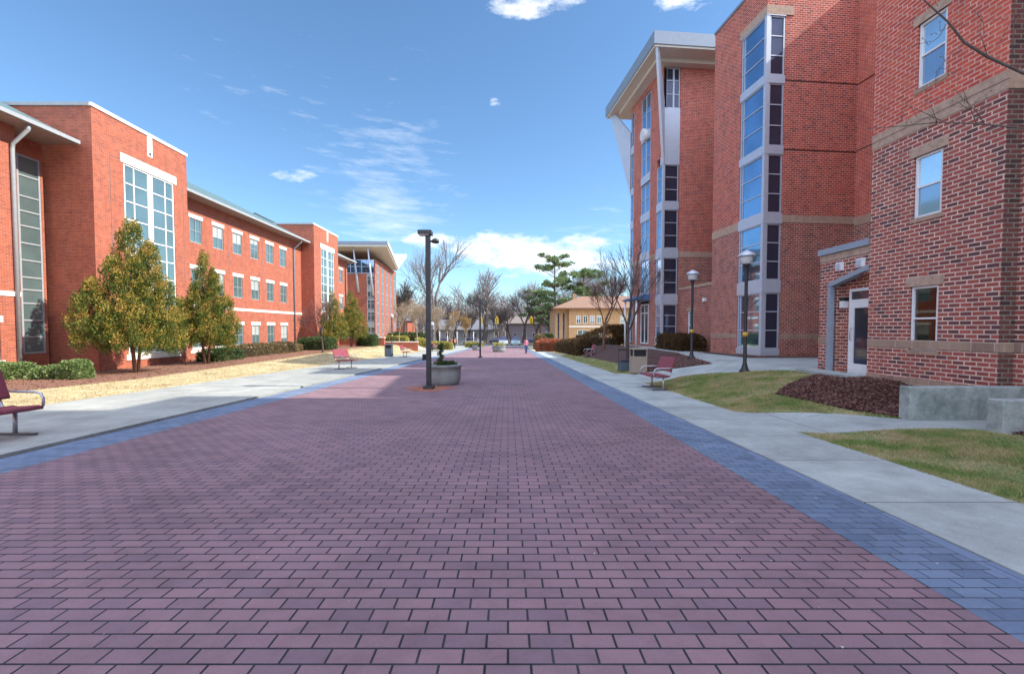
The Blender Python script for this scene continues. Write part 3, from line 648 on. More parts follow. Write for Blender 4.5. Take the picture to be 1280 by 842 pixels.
# ------------------------------------------------------------------ LEFT HALL
hall=thing('brick_building','long three storey orange brick hall with a green metal roof and two projecting bays','building')
def hall_wing(y0,y1,wins,zb=-.7,wall_x=-20.5,top=10.2,zoff=0,cols=None):
    p0=(wall_x,y0); p1=(wall_x,y1); mb=MB(); fx=frameM(p0,p1)   # normal must face +X: right of (0,1) is +X
    rows=[(.30,1.85),(3.9,5.48),(7.18,8.75)]
    ops=[(w-y0,w-y0+1.15,a,b) for w in wins for a,b in rows]
    wall(mb,p0,p1,zb,top,ops,lambda z:0,.11); world_part('wall',mb,[M['hall']],hall)
    for w in wins:
        for a,b in rows:
            s=w-y0; window(hall,fx,s+.02,s+1.13,a+.01,b-.01,vs=(s+.575,),hs=((a+b)/2,),fw=.05,inset=.06,glass='gl_hall',frame='gutter')
            band(hall,fx,s-.10,s+1.25,b,b+.25,'stone',.02,name='window_head')
            if a<1: band(hall,fx,s-.1,s+1.25,a-.12,a,'stone',.05,name='window_sill')
    band(hall,fx,0,y1-y0,2.92,3.12,'stone',.03); band(hall,fx,0,y1-y0,-.02,.14,'stone',.03)
    for i,w in enumerate(wins):
        if i%2==1: band(hall,fx,w-y0+1.7,w-y0+1.725,.15,top-.1,'darkgrey',.003,name='joint_line')
    return fx
hall_wing(-12.0,18.9,[ -10,-7.6,-3,-.6,4,6.4,11.0,13.4,16.95])
hall_wing(27.05,44.6,[29.1,31.35,33.6,35.9,38.2,40.5])
hall_wing(50.9,57.4,[51.9,54.6])
# recessed glazing strip beside bay 1
fx=frameM((-21.3,18.9),(-21.3,20.76)); mb=MB(); wall(mb,(-21.3,18.9),(-21.3,20.76),-.7,10.2,[(.75,1.75,.45,9.2)],lambda z:0,.1); wall(mb,(-20.5,18.9),(-21.3,18.9),-.7,10.2)
world_part('wall',mb,[M['hall']],hall)
window(hall,fx,.76,1.74,.46,9.19,hs=(1.2,1.95,2.7,3.3,3.85,4.6,5.35,6.1,6.75,7.4,8.3),vs=(),fw=.08,inset=.03,glass='gl_hall',frame='gutter')
def bay(y0,y1,ztop=11.82):
    mb=MB(); x=-19.2; wy0=y0+1.68; wy1=y0+5.05
    p0=(x,y0); p1=(x,y1); fx=frameM(p0,p1)
    wall(mb,p0,p1,-.9,ztop,[(1.68,5.05,.25,9.85)],lambda z:0,.14)
    wall(mb,(-27.5,y0),(x,y0),-.9,ztop); wall(mb,p1,(-27.5,y1),-.9,ztop); wall(mb,(-27.5,y1),(-27.5,y0),9,ztop)
    roofcap(mb,[(x,y0),(x,y1),(-27.5,y1),(-27.5,y0)],ztop-.05,0); world_part('wall',mb,[M['hall']],hall)
    s0,s1=1.70,5.03; c=(s0+s1)/2
    window(hall,fx,s0,s1,.26,9.84,vs=(s0+.62,(c,.34),s1-.62),hs=(1.3,2.3,3.3,(4.3),5.3,6.2,7.1,8.0,8.9),fw=.07,inset=.05,glass='gl_hall',frame='white')
    band(hall,fx,1.5,5.23,9.85,10.3,'stone',.03,name='window_head'); band(hall,fx,1.5,5.23,-.02,.25,'stone',.05,name='window_sill')
    for q in ((.9,.925,-.3,9.95),(5.75,5.775,-.3,9.95),(.925,1.45,9.93,9.955)): band(hall,fx,q[0],q[1],q[2],q[3],'darkgrey',.003,name='joint_line')
    band(hall,fx,c-.17,c+.17,10.75,ztop,'stone',.02,name='stone_drop'); band(hall,fx,c-.06,c+.06,10.82,10.98,'dark',.026,name='vent_slot')
    band(hall,fx,-.04,y1-y0+.04,ztop,ztop+.16,'stone',.05,.35,name='coping')
    fq=frameM((-27.5,y0),(x,y0)); band(hall,fq,0,8.25,ztop+.002,ztop+.155,'gutter',.05,.35,name='coping')
bay(20.98,27.1); bay(44.62,50.9)
def eave(y0,y1,ex=-19.62,ze=10.0):
    wx=-28.5; dz=(ex-wx)*.5
    p=MB(); a=[(ex,y0,ze+.16),(ex,y1,ze+.16),(wx,y1,ze+.16+dz),(wx,y0,ze+.16+dz)]
    p.poly(a); p.poly([(x,y,z-.12) for x,y,z in a][::-1])
    for i in range(4): j=(i+1)%4; p.poly([a[j],a[i],(a[i][0],a[i][1],a[i][2]-.12),(a[j][0],a[j][1],a[j][2]-.12)])
    p.poly([(wx,y0,ze),(wx,y0,ze+.1+dz),(ex-.3,y0,ze+.1)]); p.poly([(wx,y1,ze),(wx,y1,ze+.1+dz),(ex-.3,y1,ze+.1)][::-1])
    p.poly([(wx,y0,ze+.16+dz),(wx,y1,ze+.16+dz),(wx-8.5,y1,ze),(wx-8.5,y0,ze)])
    ro=world_part('roof',p,M['roof'],hall)
    p=MB(); p.box(ex-.02,ex+.10,y0,y1,ze-.02,ze+.14); world_part('gutter',p,M['gutter'],ro)
    p=MB(); p.box(-21.6,ex-.02,y0,y1,ze-.04,ze+.02); world_part('soffit',p,M['soffit'],ro)
    return ro
eave(-12.5,20.76); eave(27.07,44.6); eave(50.92,58.2)
mb=MB(); wall(mb,(-20.5,57.4),(-37,57.4),-.9,10.1); wall(mb,(-37,-12),(-20.5,-12),-.9,10.1); wall(mb,(-37,57.4),(-37,-12),-.9,10.1); world_part('wall',mb,[M['hall']],hall)
def downspout(x,y,zt,zb,mat='gutter'):
    p=MB(); p.tube([(x+.78,y,zt),(x+.78,y,zt-.18),(x+.12,y,zt-.75),(x+.08,y,zt-1.0),(x+.08,y,zb)],.075,8); world_part('downspout',p,M[mat],hall)
downspout(-20.5,18.72,9.95,-.35); downspout(-20.5,43.0,9.95,-.45,'fascia'); downspout(-20.5,56.6,9.95,-.45,'darkgrey')

# ------------------------------------------------------------------ FAR LEFT building with butterfly roof
fb_=thing('glass_building','far brick and glass building with a wide overhanging roof rising in a V','building')
q0=(-20.1,68.0); q1=(-20.9,84.0); ql=(-34,68.0)
mb=MB(); fqr=frameM(q0,q1); fql=frameM(ql,q0)
wall(mb,ql,q0,-2,12.0,[(12.6,13.9,-1,12.0),(0,13.9,9.8,12.0)],lambda z:0,.15)
wall(mb,q0,q1,-2,12.0,[(1.2+3.2*i,2.6+3.2*i,-1,11.4) for i in range(5)]+[(0,.6,-1,12)],lambda z:0,.15)
wall(mb,q1,(-34,84.5),-2,12.0); wall(mb,(-34,84.5),ql,-2,12)
roofcap(mb,[q0,q1,(-34,84.5),ql],11.9,0); world_part('wall',mb,[M['hall']],fb_)
for z in range(6):
    a=-.9+z*1.8; window(fb_,fql,12.65,13.85,a,a+1.7,vs=(13.2,),hs=(a+.85,),fw=.08,inset=.05,glass='gl_hall',frame='alum')
window(fb_,fql,.05,13.85,9.85,11.95,vs=tuple(1.7*i for i in range(1,8)),hs=(10.9,),fw=.1,inset=.05,glass='gl_sky',frame='alum')
for i in range(5):
    window(fb_,fqr,1.22+3.2*i,2.58+3.2*i,-1,11.38,vs=(1.9+3.2*i,),hs=(.6,2.2,3.9,5.5,7.2,8.8,10.2),fw=.1,inset=.05,glass='gl_hall',frame='alum')
window(fb_,fqr,.02,.58,-1,11.98,hs=(1,3,5,7,9,10.5),fw=.08,inset=.05,glass='gl_sky',frame='alum')
def slab(pts,t,mat,name,par):
    p=MB(); u=pts; l=[(x,y,z-t) for x,y,z in pts]; p.poly(u); p.poly(l[::-1])
    for i in range(4): j=(i+1)%4; p.poly([u[j],u[i],l[i],l[j]])
    return world_part(name,p,mat,par)
s_=slab([(-36,65.9,14.3),(-17.7,65.9,14.2),(-19.7,80.5,12.6),(-36,80.5,12.7)],.7,M['cream'],'roof',fb_)
slab([(-36,65.85,14.35),(-17.6,65.85,14.25),(-17.6,65.95,14.25),(-36,65.95,14.35)],.5,M['fascia'],'fascia',s_)
slab([(-17.62,65.96,14.25),(-17.5,65.96,14.25),(-19.55,80.6,12.65),(-19.7,80.6,12.65)],.5,M['white'],'fascia',s_)
slab([(-36,80.7,12.7),(-19.7,80.7,12.6),(-20.2,90,16.3),(-36,90,16.4)],.5,M['white'],'roof',fb_)
for a,b in (((-22.8,66.5,13.4),(-22.6,67.9,7.0)),((-20.6,66.3,13.4),(-20.4,67.9,6.5)),((-26.5,66.5,13.4),(-26.4,67.9,8.0))):
    p=MB(); p.tube([a,b],[.1,.2],8); world_part('roof_strut',p,M['alum'],fb_)

# ------------------------------------------------------------------ FAR RIGHT yellow brick library
lib=thing('yellow_building','low two storey yellow brick building with a hipped terracotta roof','building')
mb=MB(); yy=75.0; x0,x1=8.0,27.0
pA=(x0,yy+6); pB=(x0,yy+1.0); pC=(x0+2.2,yy+1.0); pD=(x0+2.2,yy); pE=(x1,yy)
opsD=[(1.2+i*1.15,2.0+i*1.15,2.35,3.7) for i in range(4)]+[(8.6+i*1.15,9.4+i*1.15,2.35,3.7) for i in range(5)]+[(1.4,3.2,-.4,1.3),(4.2,6.0,-.4,1.3),(9,10.5,-.4,1.4)]
wall(mb,pB,pC,-1.6,4.9,[(.35,.75,-.5,4.2),(1.25,1.65,-.5,4.2)],lambda z:0,.12); wall(mb,pD,pE,-1.6,4.9,opsD,lambda z:0,.15); wall(mb,pC,pD,-1.6,4.9); wall(mb,(x0,yy+11),pB,-1.6,4.9); wall(mb,pE,(x1,yy+11),-1.6,4.9); wall(mb,(x1,yy+11),(x0,yy+11),-1.6,4.9)
world_part('wall',mb,[M['library']],lib)
fD=frameM(pD,pE); fB=frameM(pB,pC)
for a,b,c,d_ in opsD: window(lib,fD,a+.02,b-.02,c+.01,d_-.01,vs=((a+b)/2,),fw=.08,inset=.06,glass='gl_hall',frame='white')
for a in (.35,1.25): window(lib,fB,a+.02,a+.38,-.49,4.19,hs=(1,2.3),fw=.05,inset=.06,glass='gl_dark',frame='gutter')
band(lib,fD,0,16.8,1.75,2.0,'stone',.04); band(lib,fD,0,16.8,-.9,-.6,'stone',.04)
p=MB(); e=[(x0-.7,yy-.7,4.9),(x1+.7,yy-.7,4.9),(x1+.7,yy+11.7,4.9),(x0-.7,yy+11.7,4.9)]; rA=(x0+5,yy+5.5,7.3); rB=(x1-5,yy+5.5,7.3)
p.poly([e[0],e[1],rB,rA]); p.poly([e[1],e[2],rB]); p.poly([e[2],e[3],rA,rB]); p.poly([e[3],e[0],rA]); p.poly(e[::-1])
lr=world_part('roof',p,M['tile'],lib); p=MB(); p.box(x0-.75,x1+.75,yy-.75,yy-.62,4.75,4.95); world_part('gutter',p,M['bark_brown'],lr)
p=MB(); p.box(x0+3.4,x0+4.0,yy+4,yy+4.6,5.5,7.6); world_part('chimney',p,M['library'],lr)

# ------------------------------------------------------------------ low concrete walls
def conwall(name,label,x0,x1,y0,y1,zt):
    p=MB(); p.box(x0,x1,y0,y1,-.75,zt); o=p.build(name,M['wallcon'],bevel=.015); tag(o,label,'wall'); return o
conwall('concrete_wall','long stained concrete wall between mulch mound and path',7.03,9.3,7.80,8.02,.57)
conwall('concrete_wall','shorter stained concrete wall nearer the camera at the right edge',7.40,9.3,6.65,6.89,.52)

# ------------------------------------------------------------------ benches
def make_bench():
    t=thing('bench',None,'bench'); Lb=1.62
    # local: seat looks toward -X, length along Y, origin at the middle of the near foot
    for y in (.0,1.1):
        fm_=MB(); fm_.box(-.02,.62,y-.03,y+.03,0,.035); child('foot_bar',fm_,M['footbar'],t)
    for y in (.0,1.1):
        p=MB(); p.tube([(.32,y,.03),(.32,y,.40)],.03,8); child('leg',p,M['silver'],t)
        p=MB(); p.tube([(.02,y,.44),(.1,y,.405),(.42,y,.40),(.52,y,.44),(.56,y,.55),(.60,y,.75),(.68,y,1.0)],.021,8); child('side_frame',p,M['silver'],t)
    def sheet(prof,th,y0,y1,name):
        p=MB(); n=len(prof)
        for i in range(n-1):
            (xa,za),(xb,zb)=prof[i],prof[i+1]; dx,dz=xb-xa,zb-za; l=math.hypot(dx,dz); nx_,nz_=-dz/l*th,dx/l*th
            p.poly([(xa,y0,za),(xa,y1,za),(xb,y1,zb),(xb,y0,zb)]); p.poly([(xa+nx_,y0,za+nz_),(xb+nx_,y0,zb+nz_),(xb+nx_,y1,zb+nz_),(xa+nx_,y1,za+nz_)])
            p.poly([(xa,y0,za),(xb,y0,zb),(xb+nx_,y0,zb+nz_),(xa+nx_,y0,za+nz_)]); p.poly([(xa,y1,za),(xa+nx_,y1,za+nz_),(xb+nx_,y1,zb+nz_),(xb,y1,zb)])
        (xa,za)=prof[0]; p.tube([(xa,y0,za),(xa,y1,za)],.024,8); (xa,za)=prof[-1]; p.tube([(xa,y0,za),(xa,y1,za)],.024,8)
        return child(name,p,M['benchred'],t)
    sheet([(-.02,.43),(.06,.445),(.22,.43),(.4,.425),(.47,.44)],.03,-.10,1.20,'seat')
    sheet([(.53,.60),(.575,.72),(.62,.86),(.67,1.0)],.03,-.10,1.20,'backrest')
    for y in (-.12,1.22):
        p=MB(); p.tube([(.60,y,.70),(.42,y,.69),(.12,y,.685),(.03,y,.66),(-.02,y,.58),(-.01,y,.45)],.02,8); child('armrest',p,M['silver'],t)
    return t
GB='maroon and silver benches along the plaza'
b0=make_bench(); b0.location=(4.50,13.85,g(4.6,13.85)+.014); b0.rotation_euler=(R(-1.43),0,0); b0['group']=GB; b0['label']='maroon bench with silver frame on the right sidewalk, nearest of those facing left'
def bench(x,y,rz,label,off=.012):
    b=copy_tree(b0); b.location=(x,y,g(x,y)+off); b.rotation_euler=(R(-1.43)*math.cos(rz),0,rz); b['label']=label; b['group']=GB
bench(5.9,33.5,0,'small far bench in the shade in front of the dark hedge on the right',.0)
bench(-7.66,7.2,math.pi,'maroon bench cut off by the left edge of the photo',.052)
bench(-8.2,24.2,math.pi-.25,'maroon bench on the left walk between bare tree and planter',.052)
bench(-8.9,40.6,math.pi,'small far bench on the left walk beside the dark litter bin',.052)
bench(-9.2,60,math.pi,'farthest bench on the left walk beyond the litter bin',.052)

# ------------------------------------------------------------------ square parking-lot style poles
def make_pole():
    t=thing('lamp_post',None,'street lamp')
    p=MB(); p.box(-.075,.075,-.075,.075,.1,4.95); child('pole',p,M['dark'],t,bevel=.008)
    p=MB(); p.box(-.17,.17,-.17,.17,0,.1); child('base_cover',p,M['dark'],t,bevel=.02)
    p=MB(); p.box(-.3,.13,-.19,.19,4.95,5.08); p.box(-.28,.06,-.16,.16,4.93,4.95,m=1); child('lamp_head',p,[M['dark'],M['white']],t,bevel=.01)
    p=MB(); p.box(.085,.17,-.03,.03,4.72,4.78); p.lathe((.24,0,4.68),[(.05,0),(.12,.02),(.11,.12),(.03,.16)],12); child('side_lamp',p,M['dark'],t)
    p=MB(); p.box(-.2,-.085,-.05,.05,.93,1.12); child('socket_box',p,M['black'],t)
    return t
GP='dark square lamp posts on the plaza'
p0=make_pole(); p0.location=(-2.57,14.5,g(0,14.5)); p0['group']=GP; p0['label']='tall dark square lamp post in front of the round planter'
q=copy_tree(p0); q.location=(-2.44,39.3,g(0,39.3)); q['label']='distant dark lamp post standing alone at the edge of the shade'; q['group']=GP
# globe lamps on the right
def make_lantern():
    t=thing('lamp_post',None,'street lamp')
    p=MB(); p.lathe((0,0,0),[(.16,0),(.16,.04),(.11,.09),(.075,.22),(.055,.3),(.05,3.1),(.06,3.25),(.075,3.32),(.11,3.36),(.12,3.42)],14); child('pole',p,M['dark'],t)
    p=MB(); p.lathe((0,0,3.4),[(.13,0),(.17,.03),(.19,.22),(.19,.24)],16); child('lamp_globe',p,mat_plain('frosted_globe',(.62,.64,.66),.35),t)
    p=MB(); p.lathe((0,0,3.64),[(.27,0),(.27,.025),(.2,.1),(.1,.16),(.03,.2)],18); child('lamp_cap',p,M['alum'],t)
    p=MB(); p.lathe((0,0,1.12),[(.075,0),(.085,.08),(.07,.14)],10); child('yellow_bow',p,mat_plain('yellow_tape',(.55,.36,.05),.6),t)
    return t
GL='slim dark lamp posts with pale lanterns beside the brick tower'
a=make_lantern(); a.location=(7.52,14.2,g(7.52,14.2)); a['group']=GL; a['label']='slim dark lamp post with pale lantern at the grass edge, nearer of two'
q=copy_tree(a); q.location=(8.0,19.5,g(8.0,19.5)+.03); q['group']=GL; q['label']='slim dark lamp post with pale lantern rising from the mulch bed, farther of two'
for i,(x,y,l) in enumerate([(-14.5,56,'far lamp post with pale lantern in front of the far glass building'),(-9.8,58,'far lamp post with pale lantern among the pale twiggy trees')]):
    q=copy_tree(a); q.location=(x,y,g(x,y)); q['group']=GL; q['label']=l

# ------------------------------------------------------------------ planters
def leaf_cloud(mb,c,rx,ry,rz,n,s,r,m=(0,),up=.4,shell=.5):
    for _ in range(n):
        while True:
            d=Vector((r.gauss(0,1),r.gauss(0,1),r.gauss(0,1)))
            if d.length>.1: break
        d.normalize(); k=shell+(1-shell)*r.random()**.6
        p=Vector((c[0]+d.x*rx*k,c[1]+d.y*ry*k,c[2]+d.z*rz*k))
        ax=(d+Vector((r.gauss(0,.5),r.gauss(0,.5),up+r.gauss(0,.5)))).normalized(); sd=ax.orthogonal().normalized(); sd.rotate(Matrix.Rotation(r.uniform(0,6.28),3,ax))
        L=s*r.uniform(.6,1.4); W=L*.36; mb.poly([p-sd*W*.4,p+ax*L*.5-sd*W,p+ax*L,p+ax*L*.5+sd*W],r.choice(m))
def planter(x,y,rad,h,label,topiary,group):
    z=g(x,y); t=thing('planter',label,'planter',(x,y,z),group)
    p=MB(); p.lathe((0,0,0),[(rad*.78,0),(rad*.86,.04),(rad*.96,h*.25),(rad,h*.6),(rad*1.0,h*.86),(rad*1.05,h*.88),(rad*1.05,h),(rad*.93,h),(rad*.92,h*.88)],32); child('bowl',p,M['planter'],t)
    p=MB(); p.lathe((0,0,h*.86),[(rad*.9,0),(rad*.5,.03),(.02,.04)],24); child('soil',p,M['mulch'],t)
    r=random.Random(int(x*10)); 
    p=MB()
    for _ in range(14): 
        a=r.uniform(0,6.28); q=r.uniform(0,rad*.75); leaf_cloud(p,(q*math.cos(a),q*math.sin(a),h+.02),.13,.13,.07,60,.06,r)
    child('ground_plants',p,M['leaf_hedge'],t,uv=False)
    if topiary:
        p=MB(); p.tube([(-.12,0,h*.8),(-.12,0,h+.65)],.02,6)
        child('stem',p,M['bark'],t)
        p=MB()
        for i in range(26):
            a=i*.75; zz=h+.02+i*.028; rr=.14-.003*i; leaf_cloud(p,(-.12+rr*.5*math.cos(a),rr*.5*math.sin(a),zz),.07,.07,.045,60,.035,r)
        child('spiral_topiary',p,M['leaf_hedge'],t,uv=False)
M['planter']=mat_concrete('planter_concrete',(.30,.33,.33),None,stain=.8)
planter(-2.28,15.95,.6,.72,'round grey concrete planter with spiral topiary behind the tall lamp post',True,'round concrete planters')
planter(-1.15,57,.85,.8,'distant sunlit pale planter with yellow flowers in mid plaza',False,'round concrete planters')
planter(-4.6,66,.7,.7,'farthest small planter beyond the distant lamp post',False,'round concrete planters')
r=random.Random(3); p=MB()
for i in range(12): leaf_cloud(p,(-1.15+r.uniform(-.6,.6),57+r.uniform(-.6,.6),g(0,57)+.98),.2,.2,.2,60,.09,r)
tag(p.build('flower_clump',M['leaf_yel'],uv=False),'yellow flowers growing in the distant sunlit planter','flowers',kind='stuff')

# ------------------------------------------------------------------ litter bins
def make_bin(mat,h=1.05,w=.62):
    t=thing('litter_bin',None,'litter bin')
    p=MB(); 
    p.box(-w/2,w/2,-w/2,w/2,.03,h*.72); 
    for sx in (-1,1):
        for sy in (-1,1): p.box(sx*w/2-.04*(sx>0),sx*w/2+.04*(sx<0),sy*w/2-.04*(sy>0),sy*w/2+.04*(sy<0),h*.72,h)
    child('body',p,mat,t,bevel=.01)
    p=MB(); p.box(-w/2-.02,w/2+.02,-w/2-.02,w/2+.02,h,h+.06); child('lid',p,mat,t,bevel=.015)
    p=MB(); p.box(-w/2+.05,w/2-.05,-w/2+.05,w/2-.05,h*.7,h); child('liner',p,M['black'],t)
    return t
M['binrib']=mat_plain('tan_bin',(.33,.27,.21),.8,scale=30,var=.2); M['bindark']=mat_plain('blue_grey_bin',(.07,.10,.13),.6)
b1=make_bin(M['binrib']); b1.location=(5.75,19.75,g(5.75,19.75)+.01); tag(b1,'square tan litter bin with dark opening at the edge of the mulch bed','litter bin','litter bins')
p=MB()
for i in range(9):
    for s in (-1,1): p.box(-.29+i*.068,-.25+i*.068,s*.31-.012,s*.31+.012,.05,.74)
child('ribs',p,M['binrib'],b1)
b2=make_bin(M['bindark']); b2.location=(-10.7,40.2,g(-10.7,40.2)+.05); tag(b2,'dark blue grey litter bin at the left edge of the walk','litter bin','litter bins')
# dark blue box and small table beside the tan bin
t=thing('newspaper_box','small dark blue box in the shade left of the tan litter bin','newspaper box',(5.55,21.4,g(5.55,21.4)))
p=MB(); p.box(-.22,.22,-.2,.2,.05,.5); child('body',p,M['bindark'],t,bevel=.02); p=MB(); p.box(-.24,.24,-.22,.22,.5,.55); child('lid',p,M['dark'],t)
p=MB()
for sx in (-.2,.2): p.tube([(sx,.25,0),(sx,.25,1.05)],.02,6)
p.box(-.24,.24,.22,.28,1.0,1.06); child('stand_frame',p,M['dark'],t)

# ------------------------------------------------------------------ vegetation
def evergreen(name,label,x,y,h,w,seed,group,mats=('leaf_g','leaf_o'),trunks=3,dens=1.0,lift=1.25):
    r=random.Random(seed); z=g(x,y); t=thing(name,label,'tree',(x,y,z),group)
    p=MB()
    for k in range(trunks):
        a=k*2.1+r.random(); p.tube([(0.06*math.cos(a),.06*math.sin(a),-.1),(.2*math.cos(a),.2*math.sin(a),h*.2),(w*.6*math.cos(a),w*.6*math.sin(a),h*.45),(w*.3*math.cos(a),w*.3*math.sin(a),h*.8)],[.075,.06,.04,.012],7)
    p2=p; child('trunk',p2,M['bark_brown'],t)
    p=MB(); k=w; hz=h/6.75
    e=Vector((.77,.64,0)); f=Vector((.64,-.77,0))
    lobes=[(0,0,.8,6.75,.92),(-1.28,.1,.75,4.0,.72),(1.25,0,.7,4.3,.78),(-.15,.85,.75,3.5,.78),(.2,-.8,.9,4.4,.85),(.50,.15,2.2,5.9,.66),(-.62,.2,1.2,5.0,.72),(.85,.55,.9,3.1,.6),(-1.0,.6,1.0,3.0,.55)]
    for li,(a_,b_,z0,z1,rr) in enumerate(lobes):
        c=e*(a_*k*r.uniform(.85,1.1))+f*(b_*k*r.uniform(.8,1.2)); z0=(z0+.42)*hz; z1*=hz*r.uniform(.93,1.03) if li else hz; R_=rr*k*1.02; H=(z1-z0)/2
        n=int((20+R_*H*17)*dens)
        for i in range(n):
            u=((i+.5)/n)**.85; a=i*2.39996+r.uniform(-.5,.5); prof=(min(1,(u+.16)/.34)**.7)*(1-max(0,(u-.38)/.66))**.62
            q=r.uniform(.55,1.05); cx=c.x+R_*prof*q*math.cos(a); cy=c.y+R_*prof*q*math.sin(a); zz=z0+(z1-z0)*u
            s_=.27*k**.5*r.uniform(.6,1.25)*(1.1-.4*u); cnt=int(290*(s_/.27)**2*dens); tip=r.random()<.62
            for _ in range(cnt):
                d=Vector((r.gauss(0,1),r.gauss(0,1),r.gauss(0,1))).normalized()*r.random()**.4
                qv=Vector((cx+d.x*s_,cy+d.y*s_,zz+d.z*s_*1.6))
                ax=(Vector((math.cos(a),math.sin(a),0))*.35+d*.5+Vector((r.gauss(0,.3),r.gauss(0,.3),1.0))).normalized(); sd_=ax.orthogonal().normalized(); sd_.rotate(Matrix.Rotation(r.uniform(0,6.28),3,ax))
                L=r.uniform(.05,.12); W=L*.27; mi=1 if (tip and d.z>-.1 and r.random()<.75) or r.random()<.12 else 0
                p.poly([qv-sd_*W*.5,qv+ax*L*.5-sd_*W,qv+ax*L,qv+ax*L*.5+sd_*W],mi)
    child('crown',p,[M[m_] for m_ in mats],t,uv=False); return t
GE='bronze tinged evergreen trees along the long brick hall'
evergreen('evergreen_tree','largest bronze and green evergreen, nearest the camera beside the tall bay window',-16.9,20.3,6.7,1.0,1,GE)
evergreen('evergreen_tree','second bronze and green evergreen from the left, in front of the hall windows',-17.0,25.2,6.2,.80,2,GE)
evergreen('evergreen_tree','third evergreen from the left, in front of the farther bay window',-17.3,44.2,5.5,.72,3,GE,dens=.8)
evergreen('evergreen_tree','fourth and farthest bronze evergreen from the left along the hall',-17.0,48.5,5.9,.85,4,GE,dens=.8)

def hedge(name,label,x0,x1,y0,y1,h,mat,seed,n,leaf=.09,group=None,base=None,rot=0,round_=.35):
    r=random.Random(seed); cx,cy=(x0+x1)/2,(y0+y1)/2; t=thing(name,label,'hedge' if 'hedge' in name else 'bush',(cx,cy,g(cx,cy)),group); t.rotation_euler=(0,0,rot)
    a,b=(x1-x0)/2,(y1-y0)/2; p=MB(); c,s=math.cos(rot),math.sin(rot)
    for _ in range(n):
        # points near the surface of a rounded box with lumps
        u,v=r.uniform(-1,1),r.uniform(-1,1); k=r.random()
        if k<.5: px,py,pz=u*a,v*b,h
        elif k<.75: px,py,pz=u*a,(1 if v>0 else -1)*b,r.random()*h
        else: px,py,pz=(1 if u>0 else -1)*a,v*b,r.random()*h
        e=min(1,math.hypot(max(0,abs(px)/a-.6)/.4*.7,max(0,abs(py)/b-.6)/.4*.7)); 
        pz*=1-round_*e*e; inw=1-.12*r.random()
        nn=mn.noise(Vector((px*1.6,py*1.6,pz*1.6+seed))); px*=inw+.06*nn; py*=inw+.06*nn; pz=max(.02,pz*(inw+.16*nn))
        zz=g(cx+px*c-py*s,cy+px*s+py*c)-g(cx,cy)
        ax=Vector((px/a*.5+r.gauss(0,.5),py/b*.5+r.gauss(0,.5),.5+r.gauss(0,.4))).normalized(); sd=ax.orthogonal().normalized(); sd.rotate(Matrix.Rotation(r.uniform(0,6.28),3,ax))
        L=leaf*r.uniform(.6,1.4); W=L*.38; q=Vector((px,py,pz+zz)); p.poly([q-sd*W*.4,q+ax*L*.5-sd*W,q+ax*L,q+ax*L*.5+sd*W])
    child('foliage',p,M[mat],t,uv=False)
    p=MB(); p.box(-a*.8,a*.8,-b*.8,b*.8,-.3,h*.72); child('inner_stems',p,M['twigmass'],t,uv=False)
    return t
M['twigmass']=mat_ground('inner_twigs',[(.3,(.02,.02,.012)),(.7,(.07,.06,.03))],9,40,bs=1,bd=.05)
GH='low shrubs along the front of the long brick hall'
hedge('bush','low light green bush at the far left beside the downspout',-20.4,-19.15,17.0,18.2,.64,'leaf_bush',1,5200,.1,GH)
hedge('bush','left one of two light green bushes beside the bay wall',-18.5,-17.75,17.3,18.1,.5,'leaf_bush',2,3800,.1,GH,round_=.6)
hedge('bush','right one of two light green bushes beside the bay wall',-17.5,-16.8,17.3,18.1,.72,'leaf_bush',3,4200,.1,GH,round_=.6)
hedge('bush','dark green bush behind the second evergreen trunk',-18.6,-17.3,26.6,29.3,.75,'leaf_hedge',4,4500,.1,GH)
hedge('hedge','long clipped brown hedge below the ground floor windows',-19.3,-17.9,29.8,39.0,.85,'leaf_brown',5,13000,.09,GH)
hedge('hedge','clipped green hedge in front of the farther bay',-19.2,-16.4,40.6,43.2,1.15,'leaf_hedge',6,9000,.1,GH)
hedge('bush','rounded green bush below the farthest evergreen',-16.8,-14.9,49.5,51.5,1.3,'leaf_hedge',7,4500,.12,GH)
GR='hedges in front of the yellow building'
hedge('hedge','dark brown clipped hedge along the right sidewalk beyond the small bench',5.9,7.0,37,56,1.3,'leaf_dark',8,16000,.12,GR)
hedge('hedge','second dark hedge rising behind the thin bare tree',8.6,9.8,36,60,1.7,'leaf_dark',9,14000,.13,GR)
hedge('hedge','reddish twiggy hedge glowing in the sun at the end of the plaza',3.7,8.2,57.5,60,1.5,'leaf_red',10,10000,.13,GR)
hedge('hedge','low dark hedge under the link building wall',8.9,10.3,23.2,27.0,.85,'leaf_dark',12,9000,.1)
GY='yellow green shrubs beyond the left lawn'
hedge('bush','pale yellow shrub patch in front of the pale twiggy trees',-13.8,-8.5,67,69,1.2,'leaf_yel',13,5000,.16,GY)
hedge('bush','green yellow shrub left of the pale twiggy trees',-17.5,-14.6,64,66,.9,'leaf_yel',14,3000,.16,GY)
hedge('bush','dark green shrub mass before the far glass building',-20,-13,74,76.5,1.9,'leaf_hedge',15,6000,.2,GY)
hedge('bush','small yellow shrub patch near the walking people',-7.5,-4.5,78,80,.9,'leaf_yel',16,2500,.16,GY)
hedge('bush','green shrub beside the pedestrian with the backpack',4.2,6.0,70,72,2.2,'leaf_brown',17,3500,.2,GR)
hedge('bush','small dark conical evergreen beside the yellow building',5.9,7.4,72,73.5,2.4,'leaf_hedge',18,3500,.2,GR,round_=.9)
